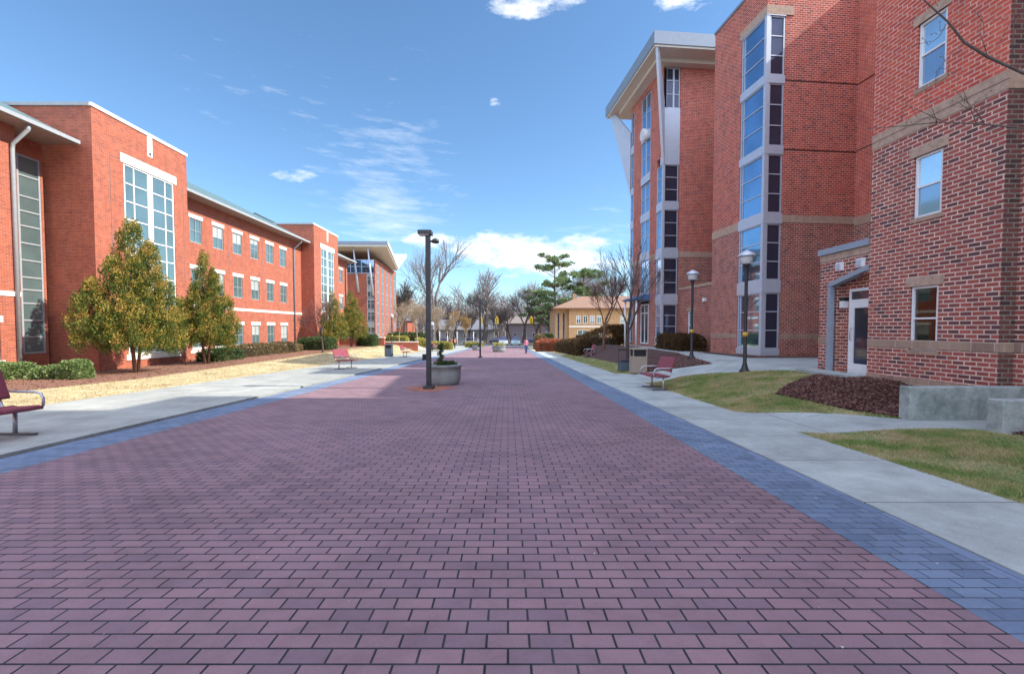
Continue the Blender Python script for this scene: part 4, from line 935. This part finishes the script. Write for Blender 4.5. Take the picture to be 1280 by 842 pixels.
# low brick planter walls on the left
for (x0,x1,y0,y1,h,l) in ((-20,-14.5,52.5,52.9,.9,'low sunlit brick planter wall with pale cap by the far bay'),(-16.2,-11.5,57,57.35,.7,'low brick wall with pale cap beyond the dark litter bin')):
    t=thing('brick_wall',l,'wall'); zb=-1.3; zt=-.45+h if y0<55 else -.9+h
    p=MB(); p.box(x0,x1,y0,y1,zb,zt); world_part('wall_body',p,M['hall'],t); p=MB(); p.box(x0-.05,x1+.05,y0-.05,y1+.05,zt,zt+.1); world_part('cap',p,M['stone'],t)

def bare_tree(name,label,x,y,h,seed,bark='bark',twig='twig',spread=.55,r0=None,levels=5,fork=.22,group=None,nchild=(3,4),twr=.012,upw=.25,z=None,first_dirs=None,lenk=.66):
    r=random.Random(seed); z=g(x,y) if z is None else z; t=thing(name,label,'tree',(x,y,z),group); r0=r0 or h*.02
    T=MB(); K=MB()
    def grow(p,d,L,rad,lev):
        nseg=4 if lev<3 else 3; pts=[p.copy()]; rr=[rad]; q=p.copy(); dd=d.copy()
        for i in range(nseg):
            dd=(dd+Vector((r.gauss(0,.11),r.gauss(0,.11),r.gauss(0,.06)+upw*.25))).normalized(); q=q+dd*L/nseg; pts.append(q.copy()); rr.append(max(twr*.6,rad*(1-.5*(i+1)/nseg)))
        tgt=T if lev<=1 else K; tgt.tube(pts,rr,8 if lev==0 else 6 if lev==1 else 4 if lev==2 else 3,cap=False)
        if lev>=levels: return
        n=r.randint(*nchild) + (1 if lev>=2 else 0)
        for k in range(n):
            f=r.uniform(.35,1.0) if lev>0 else r.uniform(.7,1.0)
            if k==0: f=1.0
            idx=min(nseg-1,int(f*nseg)); fr=f*nseg-idx; b=pts[idx].lerp(pts[idx+1],min(1,fr))
            ax=dd.orthogonal().normalized(); ax.rotate(Matrix.Rotation(k*6.283/n+r.uniform(-.6,.6),3,dd))
            sp=spread*(r.uniform(.5,1.3) if k else .35)
            nd=(dd*math.cos(sp)+ax*math.sin(sp)); nd.z+=upw*.5; nd.normalize()
            grow(b,nd,L*lenk*r.uniform(.8,1.25),max(twr,rad*.5*(.62 if k else .95)/.5*.78),lev+1)
    grow(Vector((0,0,-.15)),Vector((r.gauss(0,.03),r.gauss(0,.03),1)).normalized(),h*fork+.15,r0,0)
    # rescale to the wanted height
    top=max(v[2] for v in K.v) if K.v else h; s=h/top
    for q in (T,K): q.v=[(a*s,b*s,c*s) for a,b,c in q.v]
    child('trunk',T,M[bark],t,uv=False); child('crown',K,M[twig],t,uv=False); return t
GT='tall bare trees beyond the end of the plaza'
bare_tree('bare_tree','big bare tree with forked trunk directly behind the tall lamp post',-14.9,97,23.5,5,twig='twig_haze',levels=6,r0=.62,fork=.22,spread=.56,group=GT,twr=.024,nchild=(2,3),lenk=.80,upw=.14)
bare_tree('bare_tree','bare tree with dense upright branches behind the traffic lights',-5.6,103,18.0,8,twig='twig_haze',levels=6,r0=.45,fork=.13,spread=.72,group=GT,twr=.02,upw=.2,nchild=(2,4),lenk=.77)
bare_tree('bare_tree','lighter bare tree left of the tall green pine',3.8,106,15.5,21,twig='twig_haze',levels=6,r0=.35,fork=.22,spread=.52,group=GT,twr=.018,nchild=(2,4),lenk=.77,upw=.15)
bare_tree('bare_tree','bare tree rising behind the terracotta roof',17.0,108,20.0,23,twig='twig_haze',levels=6,r0=.35,fork=.22,spread=.52,group=GT,twr=.018,nchild=(2,4),lenk=.77,upw=.15)
bare_tree('bare_tree','bare tree crown behind the right end of the terracotta roof',26.0,112,21,26,twig='twig_haze',levels=6,r0=.35,fork=.22,spread=.52,group=GT,twr=.018,nchild=(2,4),lenk=.77,upw=.15)
bare_tree('bare_tree','bare tree left of the big forked one near the far glass building',-23.5,102,15,31,levels=5,r0=.3,group=GT,twr=.03)
for i,(x,y,h,l) in enumerate([(-9.5,110,9,'small bare street tree before the low pale house'),(-2.2,109,10.5,'bare street tree between the first two traffic lights'),(1.0,112,9.5,'bare street tree right of the middle traffic light'),(6.8,110,11,'bare street tree in front of the mauve grey house'),(10.5,109,9,'small bare street tree left of the yellow building'),(-13.5,108,10,'small bare tree under the big forked one')]):
    bare_tree('bare_tree',l,x,y,h,80+i,levels=5,r0=.16,fork=.2,spread=.6,group='small bare street trees',twr=.02,nchild=(3,4),lenk=.74)
GS='slender pale twiggy trees on the far left lawn'
for i,(x,y,h,l) in enumerate([(-14.6,60,6.2,'pale twiggy tree in front of the glass corner'),(-12.9,63,6.6,'pale twiggy tree, second from the glass corner'),(-11.4,70,7.2,'pale twiggy tree over the yellow shrubs'),(-9.8,73,6.4,'pale twiggy tree just left of the tall lamp post'),(-13.6,78,8.2,'taller pale twiggy tree behind the yellow shrubs'),(-16.8,78,8.5,'taller pale twiggy tree beside the brick end of the glass building')]):
    bare_tree('bare_tree',l,x,y,h,40+i,bark='bark_pale',twig='twig_pale',levels=5,r0=.09,fork=.3,spread=.5,group=GS,twr=.012)
for i,(x,y,h,l) in enumerate([(-7.8,82,6.5,'orange tinged twiggy tree right of the tall lamp post'),(-10.4,83,7.0,'orange tinged twiggy tree behind the tall lamp post')]):
    bare_tree('bare_tree',l,x,y,h,60+i,bark='bark_pale',twig='twig_orange',levels=5,r0=.1,fork=.3,group='orange twiggy trees',twr=.014)
bare_tree('bare_tree','small purplish bare tree on the straw lawn before the farther bay',-15.5,37.5,4.9,70,bark='bark',twig='twig_purple',levels=5,r0=.1,fork=.38,spread=.65,twr=.007,upw=.1)
bare_tree('bare_tree','bare crooked tree with spreading branches in the mulch bed before the tower',6.75,25.2,7.4,93,bark='bark',twig='twig',levels=5,r0=.13,fork=.30,spread=.68,twr=.0065,upw=.26,nchild=(3,3),lenk=.70)
bare_tree('bare_tree','slim reddish bare tree between the hedges before the yellow building',7.25,34,6.4,83,bark='bark_brown',twig='twig_purple',levels=5,r0=.13,fork=.4,spread=.5,twr=.009)

def pine(label,x,y,h,seed,z=None,w=1.0):
    r=random.Random(seed); z=g(x,y); t=thing('pine_tree',label,'tree',(x,y,z),'pines beyond the plaza')
    T=MB(); K=MB(); T.tube([(0,0,-.2),(.1,0,h*.3),(-.1,.1,h*.7),(0,0,h*.97)],[.32,.26,.16,.04],8)
    for i in range(30):
        u=.36+.62*(i/29)**.9; zz=h*min(.97,u+r.uniform(-.035,.035)); a=i*2.4+r.uniform(-.6,.6); L=w*h*.19*(.3+.85*math.sin(math.pi*clamp01((u-.18)/.86)))*r.uniform(.35,1.5)+.4
        e=Vector((L*math.cos(a),L*math.sin(a),zz+L*r.uniform(.05,.6))); T.tube([(0,0,zz),tuple(e*.5+Vector((0,0,zz*.5))),tuple(e)],[.07,.05,.02],5)
        for k in range(3):
            f=r.uniform(.55,1.05); leaf_cloud(K,(e.x*f+r.gauss(0,.3),e.y*f+r.gauss(0,.3),zz+(e.z-zz)*f+.15),.8*w,.8*w,.28,75,.34,r,(0,),.7,.1)
    leaf_cloud(K,(0,0,h*.97),.7,.7,.5,120,.4,r)
    child('trunk',T,M['bark_brown'],t,uv=False); child('crown',K,M['leaf_pine'],t,uv=False)
pine('tall green pine with layered branches left of the terracotta roof',9.2,88,17.2,5,w=1.0)
pine('dark pine standing behind the slim tree and terracotta roof',14.8,88,14.5,6,w=1.0)
pine('shorter dark green pine left of and behind the tall pine',7.4,104,12,9,w=1.1)
# distant woods: one mass of twigs and trunks along the skyline
r=random.Random(99); mb=MB()
for i in range(760):
    x=r.uniform(-75,80); y=r.uniform(122,175); z=g(x,y); h=r.uniform(8,15); mb.tube([(x,y,z-.5),(x+r.gauss(0,.4),y,z+h*.6),(x+r.gauss(0,.6),y,z+h)],[.16,.1,.03],4,cap=False,smooth=False)
    for k in range(34):
        u=r.uniform(.25,1); a=r.uniform(0,6.28); L=r.uniform(.8,2.6); p_=Vector((x,y,z+h*u)); e=p_+Vector((L*math.cos(a),L*math.sin(a),L*r.uniform(.3,1.3))); mb.tube([p_,e],[.07,.03],3,cap=False,smooth=False)
M['woods']=mat_plain('grey_woods',(.23,.195,.195),.95,var=.25,scale=.3)
tag(mb.build('woods',M['woods'],uv=False),'grey brown leafless woods along the skyline behind the street','woods',kind='stuff')
# houses beyond the road
def house(x,y,w,d,h,rh,wallm,roofm,label,seed):
    t=thing('house',label,'house'); z=g(x,y)-.3; mb=MB(); P=[(x-w/2,y-d/2),(x+w/2,y-d/2),(x+w/2,y+d/2),(x-w/2,y+d/2)]
    n=int(w/2.6); ops=[(1+i*(w-2)/n+.3,1+i*(w-2)/n+1.3,z+1.3,z+2.6) for i in range(n)]
    if h>5: ops+= [(a,b,z+4,z+5.2) for a,b,_,_ in ops[:]]
    wall(mb,P[0],P[1],z,z+h,ops,lambda q:0,.12)
    for i in range(1,4): wall(mb,P[i],P[(i+1)%4],z,z+h)
    world_part('wall',mb,[wallm],t); fx=frameM(P[0],P[1])
    for a,b,c,e in ops: window(t,fx,a,b,c,e,vs=((a+b)/2,),fw=.08,glass='gl_dark')
    p=MB(); a,b,c,e=(x-w/2-.5,y-d/2-.5,z+h),(x+w/2+.5,y-d/2-.5,z+h),(x+w/2+.5,y+d/2+.5,z+h),(x-w/2-.5,y+d/2+.5,z+h); r1,r2=(x-w/2-.5,y,z+h+rh),(x+w/2+.5,y,z+h+rh)
    p.poly([a,b,r2,r1]); p.poly([c,e,r1,r2]); p.poly([b,c,r2]); p.poly([e,a,r1]); p.poly([e,c,b,a]); world_part('roof',p,roofm,t)
hm=mat_plain('pale_siding',(.30,.29,.31),.8); hm2=mat_plain('mauve_siding',(.27,.22,.24),.8)
house(-11.5,118,16,9,3.4,2.6,hm,mat_plain('slate_roof',(.16,.16,.18),.8),'low pale house with slate roof behind the street trees',1)
house(8.5,121,17,9,5.0,3.0,hm2,mat_plain('brown_roof',(.2,.16,.15),.8),'wide mauve grey house behind the parked cars',2)
house(-32,116,14,9,5.6,2.8,M['hall'],mat_plain('grey_roof',(.14,.14,.15),.8),'brick house left of the big forked bare tree',3)
house(36,122,20,9,5.6,3.0,hm,mat_plain('grey_roof2',(.18,.17,.17),.8),'pale house far right behind the terracotta roof',4)

# ------------------------------------------------------------------ street: cars, signals, posts
def car(x,y,rz,col,label,suv=False):
    z=g(x,y)+.0; t=thing('parked_car',label,'car',(x,y,z),'cars parked along the far street'); t.rotation_euler=(0,0,rz)
    L,W=4.5,1.8; hb=.95 if not suv else 1.1; ht=1.45 if not suv else 1.85
    prof=[(-2.25,.35),(-2.25,.75),(-2.1,hb-.05),(-1.0,hb),(1.5,hb),(2.15,hb-.18),(2.25,.7),(2.25,.35),(1.75,.35),(1.65,.6),(1.4,.68),(1.15,.6),(1.05,.35),(-1.05,.35),(-1.15,.6),(-1.4,.68),(-1.65,.6),(-1.75,.35)]
    p=MB(); a=[(u,-W/2,v) for u,v in prof]; b_=[(u,W/2,v) for u,v in prof]; p.poly(a); p.poly(b_[::-1])
    for i in range(len(a)): j=(i+1)%len(a); p.poly([a[i],b_[i],b_[j],a[j]])
    r0=-1.9 if suv else -1.5; cab=[(r0,hb-.01),(r0+.25,ht-.08),(r0+.5,ht),(.35,ht),(.6,ht-.08),(1.15,hb-.01)]
    body=child('body',p,mat_plain('car_paint',col,.3,var=.03),t,bevel=.03)
    p=MB(); a=[(u,-W/2+.12+(v-hb)*.25,v) for u,v in cab]; b_=[(u,W/2-.12-(v-hb)*.25,v) for u,v in cab]; p.poly(a); p.poly(b_[::-1])
    for i in range(len(a)): j=(i+1)%len(a); p.poly([a[i],b_[i],b_[j],a[j]],1 if i in (2,) else 0)
    child('cabin',p,[M['gl_dark'],body.data.materials[0]],t)
    for sx in (-1.4,1.4):
        for sy in (-1,1):
            p=MB(); p.tube([(sx,sy*.68,.33),(sx,sy*.9,.33)],.33,16); w_=child('wheel',p,M['black'],t)
            q=MB(); q.tube([(sx,sy*.9,.33),(sx,sy*.915,.33)],.19,12); child('rim',q,M['silver'],t).parent=w_
    for sy in (-.62,.62):
        p=MB(); p.box(2.2,2.27,sy-.2,sy+.2,.6,.75); child('headlight',p,M['white'],t)
cars=[(-18.5,92.5,0,(.3,.31,.33),'silver grey car far left behind the pale trees',0),(-12.5,90.5,0,(.06,.02,.03),'dark maroon car behind the white posts',0),(-7.4,92.5,0,(.32,.35,.4),'silver blue car left of the traffic pole',0),(-1.9,97.5,0,(.05,.05,.07),'dark car under the middle traffic light',0),
 (-.9,89.3,-1.57,(.6,.62,.6),'white boxy vehicle coming straight on along the street',1),(1.5,89.5,-1.57,(.3,.42,.46),'pale blue boxy vehicle facing the plaza',1),(5.2,97.5,0,(.04,.05,.1),'navy car behind the pedestrian with the backpack',0),(10.5,97.5,0,(.5,.5,.52),'white car behind the reddish hedge',0),(16,92,0,(.1,.1,.1),'dark car in front of the yellow building',0)]
for x,y,rz,c,l,s in cars: car(x,y,rz,c,l,bool(s))
yel=mat_plain('signal_yellow',(.75,.48,.02),.4,var=.04)
sgL=['leftmost of three hanging yellow traffic lights','middle one of three hanging yellow traffic lights','rightmost of three hanging yellow traffic lights, near the pine']
sx=[-5.58,-2.3,4.76]
gt=thing('signal_wire','thin cable strung between two poles carrying the yellow traffic lights','signal cable'); p=MB(); p.tube([(-16,92,4.6),(-5.6,92,4.05),(4.8,92,4.05),(13,92,4.8)],.03,5); world_part('cable',p,M['dark'],gt)
for x in (-16,13): p=MB(); p.tube([(x,92,-2),(x,92,5.2)],.11,8); world_part('pole',p,M['bark'],gt)
for x,l in zip(sx,sgL):
    t=thing('traffic_light',l,'traffic light',(x,92,2.45),'hanging yellow traffic lights'); p=MB(); p.box(-.34,.34,-.2,.2,.05,1.25); p.box(-.14,.14,-.14,.14,1.25,1.62,m=0); child('housing',p,yel,t,bevel=.03)
    for k,c in enumerate([(.25,.02,.01),(.25,.15,.01),(.01,.2,.08)]):
        p=MB(); p.tube([(0,-.2,1.05-k*.38),(0,-.225,1.05-k*.38)],.14,12); child('lens',p,mat_plain('lens',c,.2),t)
        p=MB(); 
        for q in range(8):
            a0,a1=math.pi*q/8,math.pi*(q+1)/8; zc=1.05-k*.38
            p.poly([(.15*math.cos(a0),-.2,zc+.15*math.sin(a0)),(.15*math.cos(a1),-.2,zc+.15*math.sin(a1)),(.15*math.cos(a1),-.42,zc+.15*math.sin(a1)),(.15*math.cos(a0),-.42,zc+.15*math.sin(a0))])
        child('visor',p,M['dark'],t)
for i,(x,y) in enumerate([(-12.2,80),(-10.9,80.5),(-9.2,81),(-6.3,82),(6.9,81),(8.6,83)]):
    pl=['white slender post by the walking people, leftmost','second white slender post by the walking people','third white slender post from the left','white slender post left of the lone lamp','white slender post right of the pedestrian','white slender post beside the reddish hedge'][i]
    t=thing('post',pl,'post',(x,y,g(x,y)),'white posts near the street'); p=MB(); p.tube([(0,0,0),(0,0,2.6)],.05,8); child('shaft',p,M['white'],t); p=MB(); p.lathe((0,0,2.6),[(.05,0),(.09,.03),(.09,.12),(.02,.18)],8); child('cap',p,M['white'],t)

# ------------------------------------------------------------------ people
def person(x,y,rz,label,top,legs,skin=(.45,.27,.2),stride=.18,pack=None,hair=(.05,.03,.02),scale=1.0,group='people walking on the plaza'):
    z=g(x,y); root=thing('person',label,'person',(x,y,z),group); root.rotation_euler=(0,0,rz); root.scale=(scale,)*3
    V=[(0,0,.95),(0,0,1.12),(0,.0,1.32),(0,.0,1.46),(0,-.01,1.55),(0,-.02,1.64),
       (-.09,0,.9),(-.10,-stride*.5,.5),(-.10,-stride*.35,.09),(-.10,-stride*.35-.14,.03),
       (.09,0,.9),(.10,stride*.25,.5),(.10,stride+.02,.11),(.10,stride-.11,.03),
       (-.17,0,1.42),(-.23,.03,1.16),(-.22,-.10,.94),(-.22,-.14,.85),
       (.17,0,1.42),(.23,-.02,1.16),(.22,.05,.94),(.22,.05,.85)]
    E=[(0,1),(1,2),(2,3),(3,4),(4,5),(0,6),(6,7),(7,8),(8,9),(0,10),(10,11),(11,12),(12,13),(3,14),(14,15),(15,16),(16,17),(3,18),(18,19),(19,20),(20,21)]
    rad=[.15,.135,.15,.09,.055,.095,.1,.07,.05,.04,.1,.07,.05,.04,.065,.05,.035,.035,.065,.05,.035,.035]
    me=bpy.data.meshes.new('body'); me.from_pydata(V,E,[]); o=bpy.data.objects.new('body',me); C.objects.link(o); o.parent=root
    sk=o.modifiers.new('skin','SKIN'); sk.use_smooth_shade=True
    for i,rr in enumerate(rad): me.skin_vertices[0].data[i].radius=(rr,rr*(.75 if i<4 else 1))
    me.skin_vertices[0].data[0].use_root=True
    o.modifiers.new('sub','SUBSURF').levels=1; o.modifiers['sub'].render_levels=2
    m,nt,b=newmat('person_clothes'); tc=N(nt,'ShaderNodeTexCoord'); sp=N(nt,'ShaderNodeSeparateXYZ'); nt.links.new(tc.outputs['Object'],sp.inputs[0])
    mr=N(nt,'ShaderNodeMapRange'); mr.inputs[1].default_value=0; mr.inputs[2].default_value=2; nt.links.new(sp.outputs[2],mr.inputs[0])
    cr=N(nt,'ShaderNodeValToRGB'); cr.color_ramp.interpolation='CONSTANT'; e=cr.color_ramp.elements; e[0].position=0; e[0].color=(.03,.03,.03,1); e[1].position=.045; e[1].color=rgba(legs)
    for ps,cc in ((.475,top),(.755,skin)): q=e.new(ps); q.color=rgba(cc)
    nt.links.new(mr.outputs[0],cr.inputs[0]); nt.links.new(cr.outputs[0],b.inputs['Base Color']); b.inputs['Roughness'].default_value=.85; me.materials.append(m)
    p=MB(); p.lathe((0,.0,1.60),[(.095,0),(.112,.06),(.105,.13),(.06,.18),(.01,.19)],14,sy=1.1); child('hair',p,mat_plain('hair',hair,.7),root)
    p=MB(); p.lathe((0,-.035,1.55),[(.03,0),(.07,.03),(.085,.1),(.07,.14),(.02,.15)],14); p.tube([(0,-.1,1.66),(0,-.135,1.635)],[.008,.014],6)
    child('face',p,mat_plain('skin',skin,.6),root)
    if pack: p=MB(); p.box(-.15,.15,.1,.27,1.0,1.45); child('backpack',p,mat_plain('pack',pack,.7),root,bevel=.05)
person(2.05,50.5,.3,'person in pink top and blue jeans carrying a dark red backpack at the plaza end',(.62,.22,.27),(.04,.07,.17),pack=(.14,.02,.03))
person(-9.35,74,1.3,'person in a dark red top walking, left of a pair near the white posts',(.35,.06,.05),(.03,.03,.05))
person(-8.85,74.6,1.3,'person in an orange brown top walking, right of a pair near the white posts',(.5,.2,.1),(.05,.04,.06))
person(-5.2,77,1.0,'person in grey beyond the distant lamp post',(.2,.2,.24),(.05,.05,.07))

# ------------------------------------------------------------------ branch reaching in from the upper right
t=thing('bare_tree','bare tree just outside the right edge whose thin branches cross the upper brick wall','tree',(8.1,4.3,g(8.1,4.3)))
base=Vector((8.1,4.3,g(8.1,4.3)))
p=MB(); p.tube([(0,0,-.1),(.05,.05,1.5),(0,.2,3.2),(-.15,.5,4.6),(-.1,.6,6.5)],[.16,.13,.1,.07,.03],9); child('trunk',p,M['bark'],t)
p=MB(); W=lambda *q:Vector(q)-base
def br(pts,rad): p.tube([W(*q) for q in pts],rad,6)
rr=random.Random(4)
br([(7.95,4.8,4.4),(7.3,5.5,4.75),(6.77,6,4.94),(6.34,6.05,5.18),(6.02,6.05,5.37),(5.75,6.0,5.6),(5.48,6.0,5.83),(5.2,6.0,6.1)],[.045,.026,.020,.018,.016,.012,.009,.005])
br([(7.98,4.7,4.0),(7.3,5.6,4.2),(6.8,6.0,4.23),(6.17,6.0,4.29),(5.7,6.05,4.33),(5.22,6.05,4.28),(4.7,6.0,4.22)],[.03,.014,.011,.009,.007,.006,.003])
main=[((6.02,6.05,5.37),(5.7,6.1,5.0)),((6.34,6.05,5.18),(6.3,6.1,5.7)),((6.17,6,4.29),(6.0,6.1,4.75)),((5.7,6.05,4.33),(5.5,6,4.6)),((6.34,6.05,4.3),(6.0,6,4.62)),((5.75,6.0,5.6),(5.5,6,5.3)),((6.6,6,5.0),(6.6,6,5.7)),((5.5,6,5.82),(5.4,6,6.2)),((5.7,6,4.33),(5.2,6,4.55)),((6.17,6,4.29),(6.3,6.0,4.7))]
for a_,b2_ in main:
    a_,b2_=Vector(a_),Vector(b2_); m_=(a_+b2_)/2+Vector((rr.gauss(0,.06),0,rr.gauss(0,.06))); p.tube([a_-base,m_-base,b2_-base],[.006,.0045,.002],4)
    for k in range(5):
        s=a_.lerp(b2_,rr.uniform(.2,1)); e=s+Vector((rr.gauss(0,.14),rr.gauss(0,.1),rr.gauss(0.03,.13))); p.tube([s-base,(s+e)/2-base+Vector((0,0,.02)),e-base],[.0035,.003,.0015],3)
        p.lathe(tuple(e-base),[(.001,-.012),(.008,0),(.001,.012)],6)
child('branches',p,M['twig'],t,uv=False)

# ------------------------------------------------------------------ camera, sun, sky
cam=bpy.data.cameras.new('camera'); co=bpy.data.objects.new('camera',cam); C.objects.link(co); bpy.context.scene.camera=co
cam.sensor_width=36; cam.lens=560/1280*36; cam.shift_x=5/1280; cam.shift_y=8.56/1280; cam.clip_end=3000; cam.clip_start=.05
co.location=(0,0,1.6); co.rotation_euler=(R(88),0,0)
EL,AZ=40.0,-4.0   # azimuth measured from +X toward +Y
sd=Vector((math.cos(R(EL))*math.cos(R(AZ)),math.cos(R(EL))*math.sin(R(AZ)),math.sin(R(EL))))
sun=bpy.data.lights.new('sun','SUN'); sun.energy=3.0; sun.angle=R(.6); sun.color=(1,.93,.80); so=bpy.data.objects.new('sun',sun); C.objects.link(so); so.rotation_euler=(-sd).to_track_quat('-Z','Y').to_euler()
w=bpy.data.worlds.new('World'); bpy.context.scene.world=w; w.use_nodes=True; nt=w.node_tree; nt.nodes.clear()
out=N(nt,'ShaderNodeOutputWorld'); bg=N(nt,'ShaderNodeBackground'); bg.inputs[1].default_value=.085; nt.links.new(bg.outputs[0],out.inputs[0])
sky=N(nt,'ShaderNodeTexSky',sky_type='NISHITA'); sky.sun_disc=False; sky.sun_elevation=R(EL); sky.sun_rotation=R(90-AZ); sky.air_density=1.0; sky.dust_density=.3; sky.ozone_density=1.2; sky.altitude=200
tc=N(nt,'ShaderNodeTexCoord'); sp=N(nt,'ShaderNodeSeparateXYZ'); nt.links.new(tc.outputs['Generated'],sp.inputs[0])
def mth(op,a,b=None,c=None):
    n=N(nt,'ShaderNodeMath',operation=op)
    for i,v in enumerate((a,b,c)):
        if v is None: continue
        if isinstance(v,(int,float)): n.inputs[i].default_value=v
        else: nt.links.new(v,n.inputs[i])
    return n.outputs[0]
az=mth('ARCTAN2',sp.outputs[0],sp.outputs[1]); el=mth('ARCSINE',sp.outputs[2])
cmb=N(nt,'ShaderNodeCombineXYZ'); nt.links.new(az,cmb.inputs[0]); nt.links.new(mth('MULTIPLY',el,2.6),cmb.inputs[1])
n1=noise(nt,13,10,cmb.outputs[0],.66); 
cmb2=N(nt,'ShaderNodeCombineXYZ'); nt.links.new(mth('ADD',mth('MULTIPLY',az,1.0),mth('MULTIPLY',el,1.2)),cmb2.inputs[0]); nt.links.new(mth('MULTIPLY',el,5.0),cmb2.inputs[1]); n2=noise(nt,10,9,cmb2.outputs[0],.66)
def blob(a,e,ra,re):
    u=mth('DIVIDE',mth('SUBTRACT',az,R(a)),R(ra)); v=mth('DIVIDE',mth('SUBTRACT',el,R(e)),R(re))
    return mth('EXPONENT',mth('MULTIPLY',mth('ADD',mth('MULTIPLY',u,u),mth('MULTIPLY',v,v)),-1.0))
def total(bl):
    s=None
    for a,e,ra,re,k in bl:
        q=mth('MULTIPLY',blob(a,e,ra,re),k); s=q if s is None else mth('ADD',s,q)
    return s
cum=total([(-2,10.0,8.5,2.5,.56),(8,8.2,9,2.4,.48),(-11,11.0,3.5,1.0,.36),(0,4,26,2.5,.25),(10,11,5,1.2,.28),(1.0,34.8,4.5,1.3,.52),(7,36,4,2.0,.46),(21,34,5,1.8,.5),(-25.3,17.0,2.8,1.1,.42),(-2,26,1.4,1.0,.34),(60,30,30,12,.3),(-70,20,30,8,.25)])
cm=mth('MULTIPLY',mth('SUBTRACT',mth('ADD',n1,cum),.82),2.8); 
cir=total([(-15,13,7,3.6,.40),(-14,20,9,5,.26),(-30,24,12,6,.12),(12,12,10,4,.22),(-12,30,14,5,.08)])
ci=mth('MULTIPLY',mth('SUBTRACT',mth('ADD',n2,cir),.70),1.8)
ca=N(nt,'ShaderNodeClamp'); nt.links.new(cm,ca.inputs[0]); cb=N(nt,'ShaderNodeClamp'); nt.links.new(ci,cb.inputs[0])
cl=mth('MINIMUM',mth('ADD',ca.outputs[0],mth('MULTIPLY',cb.outputs[0],.6)),.96)
shade=ramp(nt,n1,[(.35,(4.6,5.0,5.6)),(.62,(6.9,6.9,7.0))])
fill_deck=mth('ADD',mth('ADD',mth('MULTIPLY',sp.outputs[1],-2.2),mth('MULTIPLY',mth('SUBTRACT',el,R(58)),3.0)),mth('MULTIPLY',mth('SUBTRACT',n1,.5),1.2))
fill_deck2=mth('MAXIMUM',mth('ADD',mth('ADD',mth('MULTIPLY',sp.outputs[1],-2.2),mth('ADD',mth('MULTIPLY',el,2.2),-1.5)),mth('MULTIPLY',mth('SUBTRACT',n1,.5),1.2)),mth('ADD',mth('MULTIPLY',mth('SUBTRACT',el,R(56)),3.0),mth('MULTIPLY',mth('SUBTRACT',n1,.5),1.2)))
cd=N(nt,'ShaderNodeClamp'); nt.links.new(fill_deck2,cd.inputs[0])
# added, unseen bright cloud field behind the camera and overhead, brightening the shade
skyt=mixc(nt,1.0,sky.outputs[0],(.68,.88,1.0),'MULTIPLY')
bgc0=mixc(nt,cl,skyt,shade)
bgc=mixc(nt,cd.outputs[0],bgc0,ramp(nt,n1,[(.3,(6.2,7.2,9.4)),(.7,(9.6,10.8,13.4))])); nt.links.new(bgc,bg.inputs[0])
sc=bpy.context.scene; sc.view_settings.view_transform='Standard'; sc.view_settings.look='None'; sc.view_settings.exposure=1.45; sc.view_settings.gamma=1; sc.view_settings.use_curve_mapping=False
sc.cycles.max_bounces=6; sc.cycles.transparent_max_bounces=8; sc.cycles.use_denoising=True
for o in bpy.data.objects:
    if '_w' in o: del o['_w']
